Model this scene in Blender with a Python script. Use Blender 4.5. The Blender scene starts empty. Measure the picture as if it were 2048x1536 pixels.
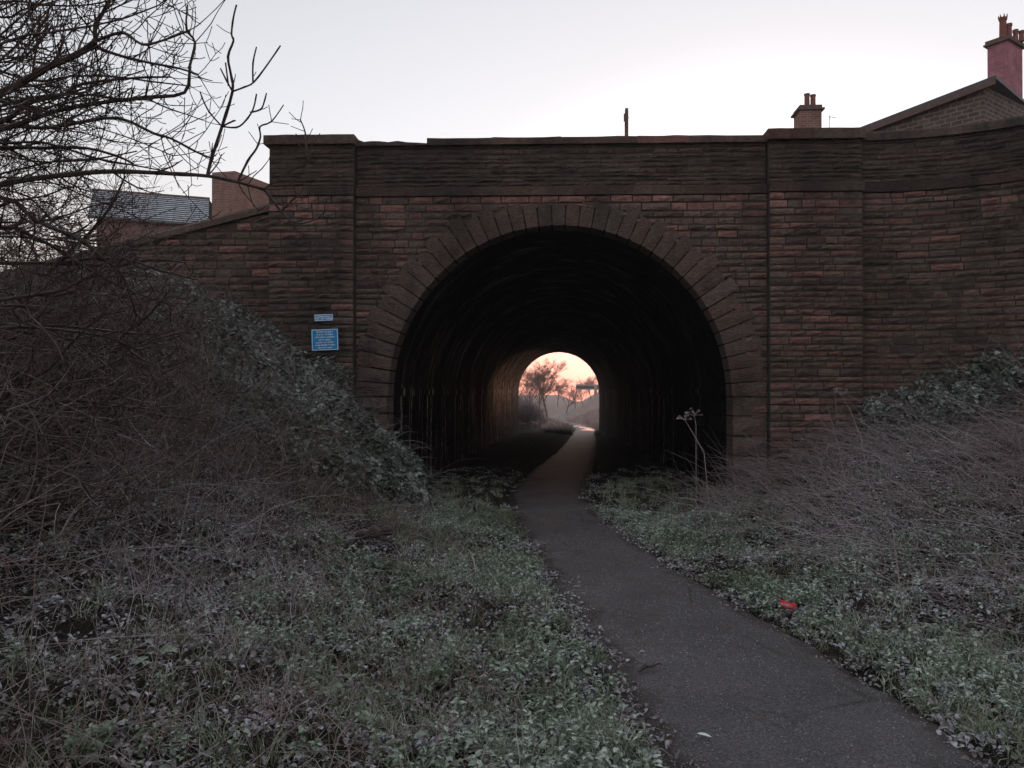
import bpy, bmesh, math, random
import numpy as np
from mathutils import Vector, Matrix, Euler

R = math.radians
rnd = random.Random(7)
npr = np.random.default_rng(11)
scene = bpy.context.scene
COL = scene.collection

# ------------------------------------------------------------------ camera
F = 1550.0                       # focal length in pixels of the 2048 px wide photograph
CAMZ = 1.65
YAW, PITCH = R(1.9), R(0.5545)
SHX = -42.0 / 2048.0
cam_d = bpy.data.cameras.new('camera')
cam = bpy.data.objects.new('camera', cam_d)
COL.objects.link(cam)
cam_d.sensor_width = 36.0
cam_d.lens = F / 2048.0 * 36.0
cam_d.shift_x = SHX
cam_d.clip_start = 0.05
cam_d.clip_end = 2000.0
cam.location = (0, 0, CAMZ)
cam.rotation_euler = (R(90) + PITCH, 0, YAW)
scene.camera = cam
CAM_M = Euler(cam.rotation_euler).to_matrix()

def at(px, py, Y):
    """world point at depth Y (along the tunnel) seen at a photograph pixel"""
    d = CAM_M @ Vector(((px - 1024 + SHX * 2048) / F, -(py - 768) / F, -1.0))
    t = Y / d.y
    return Vector((d.x * t, Y, CAMZ + d.z * t))

# ------------------------------------------------------------------ sky, sun, exposure
SUN_AZ = R(14)        # to the right of the tunnel axis
SUN_EL = R(0.8)
world = bpy.data.worlds.new('World')
scene.world = world
world.use_nodes = True
wn, wl = world.node_tree.nodes, world.node_tree.links
wn.clear()
w_out = wn.new('ShaderNodeOutputWorld')
w_bg = wn.new('ShaderNodeBackground')
w_sky = wn.new('ShaderNodeTexSky')
w_sky.sky_type = 'NISHITA'
w_sky.sun_disc = False
w_sky.sun_elevation = SUN_EL
w_sky.sun_rotation = SUN_AZ
w_sky.altitude = 60
w_sky.air_density = 1.0
w_sky.dust_density = 1.2
w_sky.ozone_density = 1.5
w_tc = wn.new('ShaderNodeTexCoord')
w_xyz = wn.new('ShaderNodeSeparateXYZ')
wl.new(w_tc.outputs['Generated'], w_xyz.inputs[0])
w_el = wn.new('ShaderNodeValToRGB')                 # rosy band low on the horizon, pale lavender above
w_el.color_ramp.elements[0].position = 0.0
w_el.color_ramp.elements[0].color = (0.62, 0.27, 0.20, 1)
w_el.color_ramp.elements[1].position = 0.30
w_el.color_ramp.elements[1].color = (0.995, 0.975, 0.995, 1)
for p_, c_ in ((0.04, (0.72, 0.37, 0.29, 1)), (0.10, (0.86, 0.66, 0.62, 1)), (0.18, (1.02, 0.945, 0.945, 1))):
    e_ = w_el.color_ramp.elements.new(p_); e_.color = c_
wl.new(w_xyz.outputs['Z'], w_el.inputs['Fac'])
w_hsv = wn.new('ShaderNodeHueSaturation')
w_hsv.inputs['Saturation'].default_value = 0.26
w_mul = wn.new('ShaderNodeMix')
w_mul.data_type = 'RGBA'
w_mul.blend_type = 'MULTIPLY'
w_mul.inputs[0].default_value = 1.0
w_bg.inputs['Strength'].default_value = 0.12
wl.new(w_sky.outputs[0], w_hsv.inputs['Color'])
w_gam = wn.new('ShaderNodeGamma')              # flattens the sky's contrast, evening out the dawn glow
w_gam.inputs['Gamma'].default_value = 0.72
wl.new(w_hsv.outputs[0], w_gam.inputs['Color'])
wl.new(w_gam.outputs[0], w_mul.inputs[6])
wl.new(w_el.outputs['Color'], w_mul.inputs[7])
wl.new(w_mul.outputs[2], w_bg.inputs['Color'])
wl.new(w_bg.outputs[0], w_out.inputs['Surface'])

sun_d = bpy.data.lights.new('sun', 'SUN')
sun_d.energy = 0.07
sun_d.angle = R(3)
sun_d.color = (1.0, 0.55, 0.32)
sun = bpy.data.objects.new('sun', sun_d)
COL.objects.link(sun)
sun.location = (30, 120, 30)
sun_dir = Vector((math.sin(SUN_AZ) * math.cos(SUN_EL), math.cos(SUN_AZ) * math.cos(SUN_EL), math.sin(SUN_EL)))
sun.rotation_euler = sun_dir.to_track_quat('Z', 'Y').to_euler()

scene.view_settings.view_transform = 'Standard'
scene.view_settings.look = 'None'
scene.view_settings.exposure = 2.95
scene.view_settings.gamma = 1.0
scene.view_settings.use_curve_mapping = False
scene.render.engine = 'CYCLES'
scene.cycles.max_bounces = 6
scene.cycles.diffuse_bounces = 3
scene.cycles.use_denoising = True

# ------------------------------------------------------------------ helpers
def tag(o, label=None, cat=None, group=None, kind=None):
    if label: o['label'] = label
    if cat: o['category'] = cat
    if group: o['group'] = group
    if kind: o['kind'] = kind
    return o

def link(o, parent=None):
    COL.objects.link(o)
    if parent is not None:
        o.parent = parent
        o.matrix_parent_inverse = PARENT_INV.get(parent.name, Matrix())
    return o

PARENT_INV = {}
def empty(name, loc=(0, 0, 0)):
    o = bpy.data.objects.new(name, None)
    o.location = loc
    o.empty_display_size = 0.2
    COL.objects.link(o)
    PARENT_INV[o.name] = Matrix.Translation(-Vector(loc))
    return o

class MB:
    """collects polygons; build() links them as one mesh object"""
    def __init__(s):
        s.v, s.f, s.m, s.c, s.uv = [], [], [], [], []
        s.col = None
    def poly(s, pts, mat=0, uvs=None):
        b = len(s.v)
        s.v.extend([tuple(p) for p in pts])
        s.f.append(tuple(range(b, b + len(pts))))
        s.m.append(mat)
        if s.col is not None: s.c.extend([s.col] * len(pts))
        s.uv.append(uvs)
    def add(s, verts, faces, mat=0):
        b = len(s.v)
        s.v.extend([tuple(p) for p in verts])
        for f in faces:
            s.f.append(tuple(i + b for i in f)); s.m.append(mat); s.uv.append(None)
        if s.col is not None: s.c.extend([s.col] * len(verts))
    def box(s, x0, x1, y0, y1, z0, z1, mat=0, M=None):
        P = [Vector(p) for p in ((x0,y0,z0),(x1,y0,z0),(x1,y1,z0),(x0,y1,z0),(x0,y0,z1),(x1,y0,z1),(x1,y1,z1),(x0,y1,z1))]
        if M is not None: P = [M @ p for p in P]
        Q = ((0,1,5,4,x1-x0,0),(1,2,6,5,y1-y0,x1-x0),(2,3,7,6,x1-x0,0),(3,0,4,7,y1-y0,x1-x0))
        for a,b,c,d,w,off in Q:
            s.poly((P[a],P[b],P[c],P[d]), mat, [(off,z0),(off+w,z0),(off+w,z1),(off,z1)])
        s.poly((P[4],P[5],P[6],P[7]), mat, [(x0,y0),(x1,y0),(x1,y1),(x0,y1)])
        s.poly((P[3],P[2],P[1],P[0]), mat, [(x0,y1),(x1,y1),(x1,y0),(x0,y0)])
    def tube(s, pts, rad, sides=4, mat=0, cap=True):
        n = len(pts)
        if n < 2: return
        P = [Vector(p) for p in pts]
        b = len(s.v)
        up = None
        for i in range(n):
            t = (P[min(i+1, n-1)] - P[max(i-1, 0)])
            if t.length < 1e-9: t = Vector((0, 0, 1))
            t.normalize()
            if up is None:
                up = t.orthogonal().normalized()
            else:
                up = up - t * up.dot(t)
                up = up.normalized() if up.length > 1e-6 else t.orthogonal().normalized()
            w = t.cross(up)
            r = rad[i] if hasattr(rad, '__len__') else rad
            for k in range(sides):
                a = 2 * math.pi * k / sides
                s.v.append(tuple(P[i] + (up * math.cos(a) + w * math.sin(a)) * r))
                if s.col is not None: s.c.append(s.col)
        for i in range(n - 1):
            for k in range(sides):
                k2 = (k + 1) % sides
                s.f.append((b+i*sides+k, b+i*sides+k2, b+(i+1)*sides+k2, b+(i+1)*sides+k)); s.m.append(mat); s.uv.append(None)
        if cap:
            s.f.append(tuple(b + k for k in range(sides))[::-1]); s.m.append(mat); s.uv.append(None)
            s.f.append(tuple(b + (n-1)*sides + k for k in range(sides))); s.m.append(mat); s.uv.append(None)
    def mesh(s, name, mats, smooth=False):
        me = bpy.data.meshes.new(name)
        me.from_pydata(s.v, [], s.f)
        for m in (mats if isinstance(mats, (list, tuple)) else [mats]):
            me.materials.append(m)
        if any(s.m): me.polygons.foreach_set('material_index', s.m)
        if smooth: me.polygons.foreach_set('use_smooth', [True] * len(s.f))
        if s.c:
            ca = me.color_attributes.new('tint', 'FLOAT_COLOR', 'POINT')
            ca.data.foreach_set('color', [x for c in s.c for x in (c[0], c[1], c[2], 1.0)])
        if any(u is not None for u in s.uv):
            ul = me.uv_layers.new(name='uv')
            flat = []
            for f, u in zip(s.f, s.uv):
                for i in range(len(f)): flat.extend(u[i] if u else (0, 0))
            ul.data.foreach_set('uv', flat)
        me.update()
        return me
    def build(s, name, mats, parent=None, smooth=False):
        o = bpy.data.objects.new(name, s.mesh(name, mats, smooth))
        return link(o, parent)

# ------------------------------------------------------------------ materials
class NT:
    def __init__(s, name):
        s.mat = bpy.data.materials.new(name)
        s.mat.use_nodes = True
        s.n, s.l = s.mat.node_tree.nodes, s.mat.node_tree.links
        s.b = s.n['Principled BSDF']
        s.b.inputs['Specular IOR Level'].default_value = 0.25
    def new(s, t, **kw):
        n = s.n.new(t)
        for k, v in kw.items():
            if k in n.inputs: n.inputs[k].default_value = v
            else: setattr(n, k, v)
        return n
    def c(s, a, b): s.l.new(a, b)
    def pos(s): return s.new('ShaderNodeNewGeometry').outputs['Position']
    def mapping(s, vec, scale):
        m = s.new('ShaderNodeMapping'); m.inputs['Scale'].default_value = scale
        s.c(vec, m.inputs['Vector']); return m.outputs[0]
    def noise(s, vec, scale, detail=4, rough=0.6):
        n = s.new('ShaderNodeTexNoise'); n.inputs['Scale'].default_value = scale
        n.inputs['Detail'].default_value = detail; n.inputs['Roughness'].default_value = rough
        if vec is not None: s.c(vec, n.inputs['Vector'])
        return n.outputs['Fac']
    def ramp(s, fac, stops):
        r = s.new('ShaderNodeValToRGB'); e = r.color_ramp.elements
        while len(e) > 1: e.remove(e[0])
        for i, (p, c) in enumerate(stops):
            if i == 0: e[0].position = p; el = e[0]
            else: el = e.new(p)
            el.color = (c[0], c[1], c[2], 1) if hasattr(c, '__len__') else (c, c, c, 1)
        s.c(fac, r.inputs['Fac']); return r.outputs['Color']
    def mix(s, fac, a, b, blend='MIX'):
        m = s.new('ShaderNodeMix', data_type='RGBA', blend_type=blend)
        for i, v in ((0, fac), (6, a), (7, b)):
            if hasattr(v, 'is_linked'): s.c(v, m.inputs[i])
            elif i == 0: m.inputs[0].default_value = v
            else: m.inputs[i].default_value = (v[0], v[1], v[2], 1)
        return m.outputs[2]
    def math(s, op, a, b=0.0, clamp=False):
        m = s.new('ShaderNodeMath', operation=op); m.use_clamp = clamp
        for i, v in ((0, a), (1, b)):
            if hasattr(v, 'is_linked'): s.c(v, m.inputs[i])
            else: m.inputs[i].default_value = v
        return m.outputs[0]
    def bump(s, h, strength, dist=0.02):
        b = s.new('ShaderNodeBump'); b.inputs['Strength'].default_value = strength
        b.inputs['Distance'].default_value = dist
        s.c(h, b.inputs['Height']); s.c(b.outputs[0], s.b.inputs['Normal'])
    def color(s, v):
        if hasattr(v, 'is_linked'): s.c(v, s.b.inputs['Base Color'])
        else: s.b.inputs['Base Color'].default_value = (*v, 1)
    def rough(s, v):
        if hasattr(v, 'is_linked'): s.c(v, s.b.inputs['Roughness'])
        else: s.b.inputs['Roughness'].default_value = v

def attr(t, name='tint'):
    a = t.new('ShaderNodeAttribute'); a.attribute_name = name; return a.outputs['Color']

def mat_stone():
    t = NT('sandstone'); p = t.pos()
    tint = attr(t)
    var = t.noise(t.mapping(p, (5, 5, 11)), 3.2, 8, 0.75)
    col = t.mix(1.0, tint, t.ramp(var, [(0.25, 0.38), (0.5, 0.95), (0.75, 1.6)]), 'MULTIPLY')
    soot = t.ramp(t.noise(p, 1.1, 7, 0.7), [(0.50, 0.0), (0.68, 0.7)])
    col = t.mix(soot, col, (0.042, 0.037, 0.036))
    big = t.ramp(t.noise(p, 0.42, 6, 0.6), [(0.50, 0.0), (0.64, 0.6)])
    col = t.mix(big, col, (0.05, 0.045, 0.043))
    run = t.ramp(t.noise(t.mapping(p, (3.2, 3.2, 0.35)), 1.0, 6, 0.65), [(0.52, 0.0), (0.70, 0.55)])
    col = t.mix(run, col, (0.04, 0.036, 0.034))
    moss = t.ramp(t.noise(p, 1.7, 5, 0.7), [(0.58, 0.0), (0.72, 0.45)])
    col = t.mix(moss, col, (0.055, 0.062, 0.03))
    lime = t.ramp(t.noise(t.mapping(p, (7, 7, .5)), 1.0, 5, .7), [(0.66, 0.0), (0.74, 0.4)])
    col = t.mix(lime, col, (0.30, 0.27, 0.25))
    speck = t.ramp(t.noise(p, 60, 2), [(0.69, 0.0), (0.76, 0.35)])
    col = t.mix(speck, col, (0.33, 0.31, 0.28))
    t.color(col); t.rough(0.92)
    h = t.math('ADD', t.noise(t.mapping(p, (4, 4, 22)), 2.5, 8, 0.7), t.noise(p, 35, 6, 0.7))
    t.bump(h, 1.0, 0.06)
    return t.mat

def mat_mortar():
    t = NT('mortar'); p = t.pos()
    t.color(t.ramp(t.noise(p, 6, 5), [(0.3, (0.03, 0.027, 0.024)), (0.7, (0.10, 0.088, 0.075))]))
    t.rough(0.95); t.bump(t.noise(p, 40, 5), 0.6, 0.01)
    return t.mat

def mat_lining():
    t = NT('sooty_lining'); p = t.pos()
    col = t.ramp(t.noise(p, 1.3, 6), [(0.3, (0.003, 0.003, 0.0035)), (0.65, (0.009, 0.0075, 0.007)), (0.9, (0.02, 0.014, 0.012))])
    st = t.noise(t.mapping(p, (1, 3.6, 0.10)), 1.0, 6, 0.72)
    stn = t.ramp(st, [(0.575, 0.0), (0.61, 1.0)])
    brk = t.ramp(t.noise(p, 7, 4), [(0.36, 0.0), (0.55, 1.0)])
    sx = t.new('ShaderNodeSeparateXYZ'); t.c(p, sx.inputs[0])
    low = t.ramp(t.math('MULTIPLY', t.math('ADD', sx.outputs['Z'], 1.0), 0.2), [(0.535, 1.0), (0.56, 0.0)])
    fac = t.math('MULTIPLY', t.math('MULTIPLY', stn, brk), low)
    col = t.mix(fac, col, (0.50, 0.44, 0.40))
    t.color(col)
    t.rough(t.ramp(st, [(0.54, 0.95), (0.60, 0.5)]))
    t.b.inputs['Specular IOR Level'].default_value = 0.12
    t.bump(t.noise(p, 14, 6, 0.7), 0.7, 0.03)
    return t.mat

def mat_tarmac():
    t = NT('tarmac'); p = t.pos()
    col = t.ramp(t.noise(p, 1.1, 6, 0.7), [(0.3, (0.075, 0.069, 0.073)), (0.6, (0.115, 0.107, 0.112)), (0.8, (0.14, 0.13, 0.135))])
    agg = t.ramp(t.noise(p, 75, 3, 0.85), [(0.36, 0.35), (0.5, 1.0), (0.64, 2.1)])
    col = t.mix(1.0, col, agg, 'MULTIPLY')
    rust = t.ramp(t.noise(p, 1.9, 6, 0.7), [(0.55, 0.0), (0.72, 0.55)])
    col = t.mix(rust, col, (0.080, 0.048, 0.045))
    damp = t.ramp(t.noise(t.mapping(p, (1.6, .7, 1)), 1.3, 5, 0.6), [(0.58, 0.0), (0.70, 0.5)])
    col = t.mix(damp, col, (0.030, 0.027, 0.029))
    vo = t.new('ShaderNodeTexVoronoi'); vo.inputs['Scale'].default_value = 55.0; t.c(p, vo.inputs['Vector'])
    vc = t.new('ShaderNodeTexVoronoi'); vc.feature = 'DISTANCE_TO_EDGE'; vc.inputs['Scale'].default_value = 0.9
    wv = t.mix(0.35, p, t.new('ShaderNodeTexNoise', Scale=3.0).outputs['Color']); t.c(wv, vc.inputs['Vector'])
    crk = t.math('MULTIPLY', t.ramp(vc.outputs['Distance'], [(0.0, 1.0), (0.012, 0.0)]), t.ramp(t.noise(p, 0.8, 3), [(0.48, 0.0), (0.6, 0.8)]))
    col = t.mix(crk, col, (0.022, 0.02, 0.02))
    ea = t.new('ShaderNodeAttribute'); ea.attribute_name = 'edge'
    dm = t.math('SUBTRACT', t.math('MULTIPLY', t.noise(p, 4.5, 6, 0.7), 0.62), ea.outputs['Fac'])
    dm = t.ramp(dm, [(0.06, 0.0), (0.18, 0.9)])
    col = t.mix(dm, col, t.ramp(t.noise(p, 18, 6, 0.75), [(0.35, (0.022, 0.017, 0.015)), (0.6, (0.07, 0.052, 0.045)), (0.75, (0.22, 0.20, 0.20))]))
    fr = t.math('MULTIPLY', t.ramp(vo.outputs['Distance'], [(0.12, 1.0), (0.22, 0.0)]), t.ramp(t.noise(p, 7, 4), [(0.42, 0.0), (0.62, 1.0)]))
    col = t.mix(fr, col, (0.26, 0.26, 0.28))
    t.color(col); t.rough(0.62); t.b.inputs['Specular IOR Level'].default_value = 0.45
    t.bump(t.math('ADD', t.noise(p, 130, 4, 0.8), t.math('MULTIPLY', t.noise(p, 9, 4), 2.0)), 0.7, 0.008)
    return t.mat

def mat_soil():
    t = NT('soil'); p = t.pos()
    col = t.ramp(t.noise(p, 5, 8, 0.7), [(0.3, (0.018, 0.015, 0.012)), (0.55, (0.045, 0.036, 0.028)), (0.75, (0.075, 0.065, 0.05))])
    fr = t.ramp(t.noise(p, 22, 6, 0.7), [(0.55, 0.0), (0.72, 0.6)])
    col = t.mix(fr, col, (0.24, 0.25, 0.25))
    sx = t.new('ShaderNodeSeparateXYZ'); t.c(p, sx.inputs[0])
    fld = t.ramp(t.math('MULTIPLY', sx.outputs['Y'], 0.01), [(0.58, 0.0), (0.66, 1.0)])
    fc = t.ramp(t.noise(p, 1.1, 6, 0.7), [(0.3, (0.24, 0.16, 0.135)), (0.6, (0.46, 0.35, 0.32)), (0.8, (0.58, 0.50, 0.48))])  # frosted far field, with pink haze and dawn glow painted into its colour
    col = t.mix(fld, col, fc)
    t.color(col); t.rough(0.95); t.bump(t.noise(p, 28, 8, 0.75), 1.0, 0.05)
    return t.mat

def mat_veg(name, c0, c1, frost=0.5, fcol=(0.40, 0.44, 0.44), rough=0.8, fscale=0.5, trans=0.0):
    """plant colour varied per plant, with hoar frost in broken patches"""
    t = NT(name); p = t.pos()
    oi = t.new('ShaderNodeObjectInfo')
    gi = t.new('ShaderNodeNewGeometry')
    r = t.math('FRACT', t.math('ADD', oi.outputs['Random'], gi.outputs['Random Per Island']))
    col = t.mix(r, c0, c1)
    patch = t.noise(p, fscale, 4, 0.6)
    fine = t.noise(p, 45, 4, 0.7)
    f = t.math('MULTIPLY', t.ramp(patch, [(0.30, 0.15), (0.65, 1.0)]), t.ramp(fine, [(0.32, 0.0), (0.58, 1.0)]))
    f = t.math('MULTIPLY', f, t.math('ADD', t.math('MULTIPLY', gi.outputs['Random Per Island'], 0.9), 0.25))
    nx_ = t.new('ShaderNodeSeparateXYZ'); t.c(gi.outputs['Normal'], nx_.inputs[0])
    f = t.math('MULTIPLY', f, t.math('ADD', t.math('MULTIPLY', t.math('ABSOLUTE', nx_.outputs['Z']), 0.8), 0.45))
    f = t.math('MULTIPLY', f, frost * 1.7, True)
    col = t.mix(f, col, fcol)
    t.color(col); t.rough(rough)
    t.b.inputs['Specular IOR Level'].default_value = 0.15
    return t.mat

def mat_bark(name, c0, c1, frost=0.3):
    t = NT(name); p = t.pos()
    col = t.ramp(t.noise(t.mapping(p, (1, 1, 0.4)), 25, 5), [(0.3, c0), (0.7, c1)])
    gi = t.new('ShaderNodeNewGeometry')
    sx = t.new('ShaderNodeSeparateXYZ'); t.c(gi.outputs['Normal'], sx.inputs[0])
    upf = t.math('MULTIPLY', t.ramp(sx.outputs['Z'], [(0.35, 0.0), (0.9, 1.0)]), t.ramp(t.noise(p, 9, 4), [(0.4, 0.0), (0.65, 1.0)]))
    col = t.mix(t.math('MULTIPLY', upf, frost), col, (0.38, 0.40, 0.42))
    t.color(col); t.rough(0.85); t.bump(t.noise(p, 60, 5), 0.5, 0.005)
    return t.mat

def mat_plain(name, c, rough=0.8, var=0.25, scale=8, bump=0.3):
    t = NT(name); p = t.pos()
    n = t.noise(p, scale, 6, 0.65)
    t.color(t.ramp(n, [(0.25, tuple(x * (1 - var) for x in c)), (0.75, tuple(x * (1 + var) for x in c))]))
    t.rough(rough)
    if bump: t.bump(t.noise(p, scale * 5, 5), bump, 0.01)
    return t.mat

def mat_brick(name, c0, c1, mortar, bw=0.225, bh=0.075, ms=0.012, bias=0.0):
    t = NT(name)
    uv = t.new('ShaderNodeUVMap').outputs[0]
    b = t.new('ShaderNodeTexBrick')
    t.c(uv, b.inputs['Vector'])
    b.inputs['Color1'].default_value = (*c0, 1); b.inputs['Color2'].default_value = (*c1, 1)
    b.inputs['Mortar'].default_value = (*mortar, 1)
    b.inputs['Scale'].default_value = 1.0
    b.inputs['Brick Width'].default_value = bw; b.inputs['Row Height'].default_value = bh
    b.inputs['Mortar Size'].default_value = ms; b.inputs['Bias'].default_value = bias
    v = t.ramp(t.noise(t.pos(), 2.5, 5), [(0.3, 0.7), (0.7, 1.25)])
    t.color(t.mix(1.0, b.outputs['Color'], v, 'MULTIPLY')); t.rough(0.9)
    t.bump(b.outputs['Fac'], -0.6, 0.01)
    return t.mat

M = {}
M['stone'] = mat_stone(); M['mortar'] = mat_mortar(); M['lining'] = mat_lining()
M['tarmac'] = mat_tarmac(); M['soil'] = mat_soil()
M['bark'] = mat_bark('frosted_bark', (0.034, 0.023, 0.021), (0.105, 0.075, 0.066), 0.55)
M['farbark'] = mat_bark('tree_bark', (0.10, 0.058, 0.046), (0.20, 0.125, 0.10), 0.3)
M['grass'] = mat_veg('frosted_grass', (0.075, 0.115, 0.038), (0.19, 0.190, 0.085), 0.88, (0.62, 0.68, 0.60))
M['leaf'] = mat_veg('frosted_leaf', (0.036, 0.070, 0.028), (0.12, 0.140, 0.062), 0.84, (0.56, 0.64, 0.58))
M['ivy'] = mat_veg('ivy_leaf', (0.012, 0.026, 0.014), (0.045, 0.058, 0.032), 0.66, (0.46, 0.50, 0.48), 0.6, 0.9)
M['dead'] = mat_veg('dead_grass', (0.13, 0.078, 0.064), (0.30, 0.20, 0.165), 0.70, (0.58, 0.55, 0.60))
M['stem'] = mat_veg('dead_stem', (0.13, 0.085, 0.078), (0.30, 0.21, 0.19), 0.72, (0.62, 0.59, 0.64))
M['litter'] = mat_veg('leaf_litter', (0.065, 0.042, 0.036), (0.17, 0.125, 0.105), 1.0, (0.58, 0.59, 0.63))
M['twig'] = mat_veg('thicket_twig', (0.060, 0.037, 0.028), (0.17, 0.112, 0.085), 0.45, (0.46, 0.44, 0.47))
M['fargrass'] = mat_veg('rimed_glow_grass', (0.24, 0.14, 0.11), (0.42, 0.28, 0.24), 0.8, (0.66, 0.58, 0.56))  # frost on far banks, paled and pinked to imitate haze and dawn glow
M['grit'] = mat_veg('path_grit', (0.09, 0.08, 0.08), (0.30, 0.28, 0.28), 0.7, (0.55, 0.55, 0.58))
M['slate'] = mat_plain('slate', (0.10, 0.105, 0.125), 0.55, 0.3, 3)
M['brick_brown'] = mat_brick('brown_brick', (0.20, 0.085, 0.065), (0.30, 0.13, 0.10), (0.30, 0.24, 0.21))
M['brick_red'] = mat_brick('red_brick', (0.36, 0.13, 0.17), (0.44, 0.18, 0.22), (0.42, 0.22, 0.26))
M['rubble'] = mat_brick('pointed_stone', (0.09, 0.066, 0.062), (0.16, 0.112, 0.10), (0.24, 0.20, 0.19), 0.30, 0.13, 0.016)
M['pot'] = mat_plain('chimney_pot', (0.25, 0.10, 0.085), 0.8)
M['cap'] = mat_plain('weathered_cap', (0.16, 0.11, 0.10), 0.9)
M['white'] = mat_plain('white_paint', (0.75, 0.75, 0.76), 0.5, 0.05, 3, 0)
M['wood'] = mat_plain('weathered_wood', (0.16, 0.11, 0.10), 0.85, 0.35, 14)
M['metal'] = mat_plain('dull_metal', (0.12, 0.12, 0.13), 0.5)
M['blue'] = mat_plain('blue_sign_face', (0.02, 0.33, 0.72), 0.45, 0.06, 6, 0)
M['ink'] = mat_plain('white_sign_ink', (0.82, 0.86, 0.90), 0.5, 0.04, 6, 0)
M['concrete'] = mat_plain('pale_concrete', (0.40, 0.36, 0.34), 0.85)

# ------------------------------------------------------------------ ground shape
SLOPE = 0.0227
PY = np.array([-12, 0, 3.6, 5.3, 7.3, 9.5, 12, 15, 21, 29.5, 40, 51, 60, 69, 90, 117, 150, 200, 400.])
PL = np.array([.95, .62, .44, .20, -.10, -.40, -.75, -1.03, -.75, -.13, .40, .85, 1.2, 1.2, .20, -1.2, -.6, 3, 10])
PR = np.array([2.8, 2.35, 2.10, 1.88, 1.42, 1.02, .68, .57, .93, 1.45, 2.0, 2.45, 2.85, 2.85, 1.85, .45, 1.05, 4.6, 11.6])
FACE, BACK = 13.1, 56.0
TW = 2.92            # half width of the tunnel
SPR = 1.565          # springing height

def smooth(a): return a * a / (a + 0.35)
def base_z(y): return -SLOPE * np.clip(y, -20, 150)
def edges(y): return np.interp(y, PY, PL), np.interp(y, PY, PR)

def ground_z(x, y):
    x = np.asarray(x, float); y = np.asarray(y, float)
    l, r = edges(y)
    b = base_z(y)
    dl, dr = l - x, x - r
    sl = np.interp(y, [0, 4, 8, 12], [1.7, 1.5, 1.1, 0.75])
    ml = np.interp(y, [0, 4, 8, 11, 13], [.34, .38, .50, .66, .76])
    sr = np.interp(y, [0, 4, 8, 12], [.7, .8, .9, 1.2])
    mr = np.interp(y, [0, 4, 8, 12], [.30, .32, .38, .42])
    h = ml * smooth(np.maximum(dl - sl, 0)) + mr * smooth(np.maximum(dr - sr, 0))
    # beyond the tunnel
    hf = 0.42 * smooth(np.maximum(dl - 1.6, 0)) + np.minimum(np.interp(y, [60, 110, 150], [.30, .42, .8]) * smooth(np.maximum(dr - 0.6, 0)), np.maximum(1.75 - b, .5))
    tf = np.clip((y - FACE + 0.2) / 1.6, 0, 1)
    inside = (np.abs(x) < TW + 0.25)
    hn = np.where(inside, h * (1 - tf) ** 2 + 0.10 * tf * np.clip(np.maximum(dl, dr), 0, 1), h)
    t2 = np.clip((y - BACK) / 4.0, 0, 1)
    hh = np.where(y < BACK, hn, hn * (1 - t2) * 0 + hf * t2)
    hh = np.where((y > FACE + .3) & (y < BACK) & ~inside, np.minimum(h, 4.4), hh)
    hh = np.minimum(hh, np.where(x < 0, 3.25, 4.55))
    bumps = 0.035 * np.sin(x * 3.1 + 1.3 * np.sin(y * 1.7)) + 0.03 * np.sin(y * 4.3 + x * 2.2) + 0.02 * np.sin(x * 7.7 - y * 5.1)
    off = np.maximum(dl, dr)                       # >0 outside the path
    z = b + hh + bumps * np.clip(off * 1.5, 0, 1)
    z = z + np.interp(off, [-0.25, -0.02, 0.18], [-0.05, -0.03, 0.015])
    return z

def gz(x, y): return float(ground_z(x, y))

# ------------------------------------------------------------------ ground sheet, path, puddles
def grid_sheet(name, xs, ys, zf, mat, kind='structure'):
    X, Y = np.meshgrid(xs, ys)
    Z = zf(X, Y)
    nx, ny = len(xs), len(ys)
    V = np.stack([X, Y, Z], -1).reshape(-1, 3)
    i = np.arange(nx * ny).reshape(ny, nx)
    Fc = np.stack([i[:-1, :-1], i[:-1, 1:], i[1:, 1:], i[1:, :-1]], -1).reshape(-1, 4)
    me = bpy.data.meshes.new(name)
    me.from_pydata(V.tolist(), [], Fc.tolist())
    me.polygons.foreach_set('use_smooth', [True] * len(Fc))
    me.materials.append(mat)
    o = bpy.data.objects.new(name, me)
    COL.objects.link(o)
    if kind: o['kind'] = kind
    return o

gx = np.concatenate([[-150, -100, -60, -40, -28, -20, -15, -12], np.arange(-10, 10.01, 0.14), [12, 15, 20, 28, 40, 60, 100, 150]])
gy = np.concatenate([[-40, -25, -15, -10, -6, -3], np.arange(-1, 17, 0.14), np.arange(17, 70, 0.5), np.arange(70, 200, 2.0), [220, 260, 300, 360, 400]])
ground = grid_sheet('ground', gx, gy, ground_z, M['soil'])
tag(ground, 'dark frosty soil of the railway cutting under the plants', 'ground')

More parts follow.
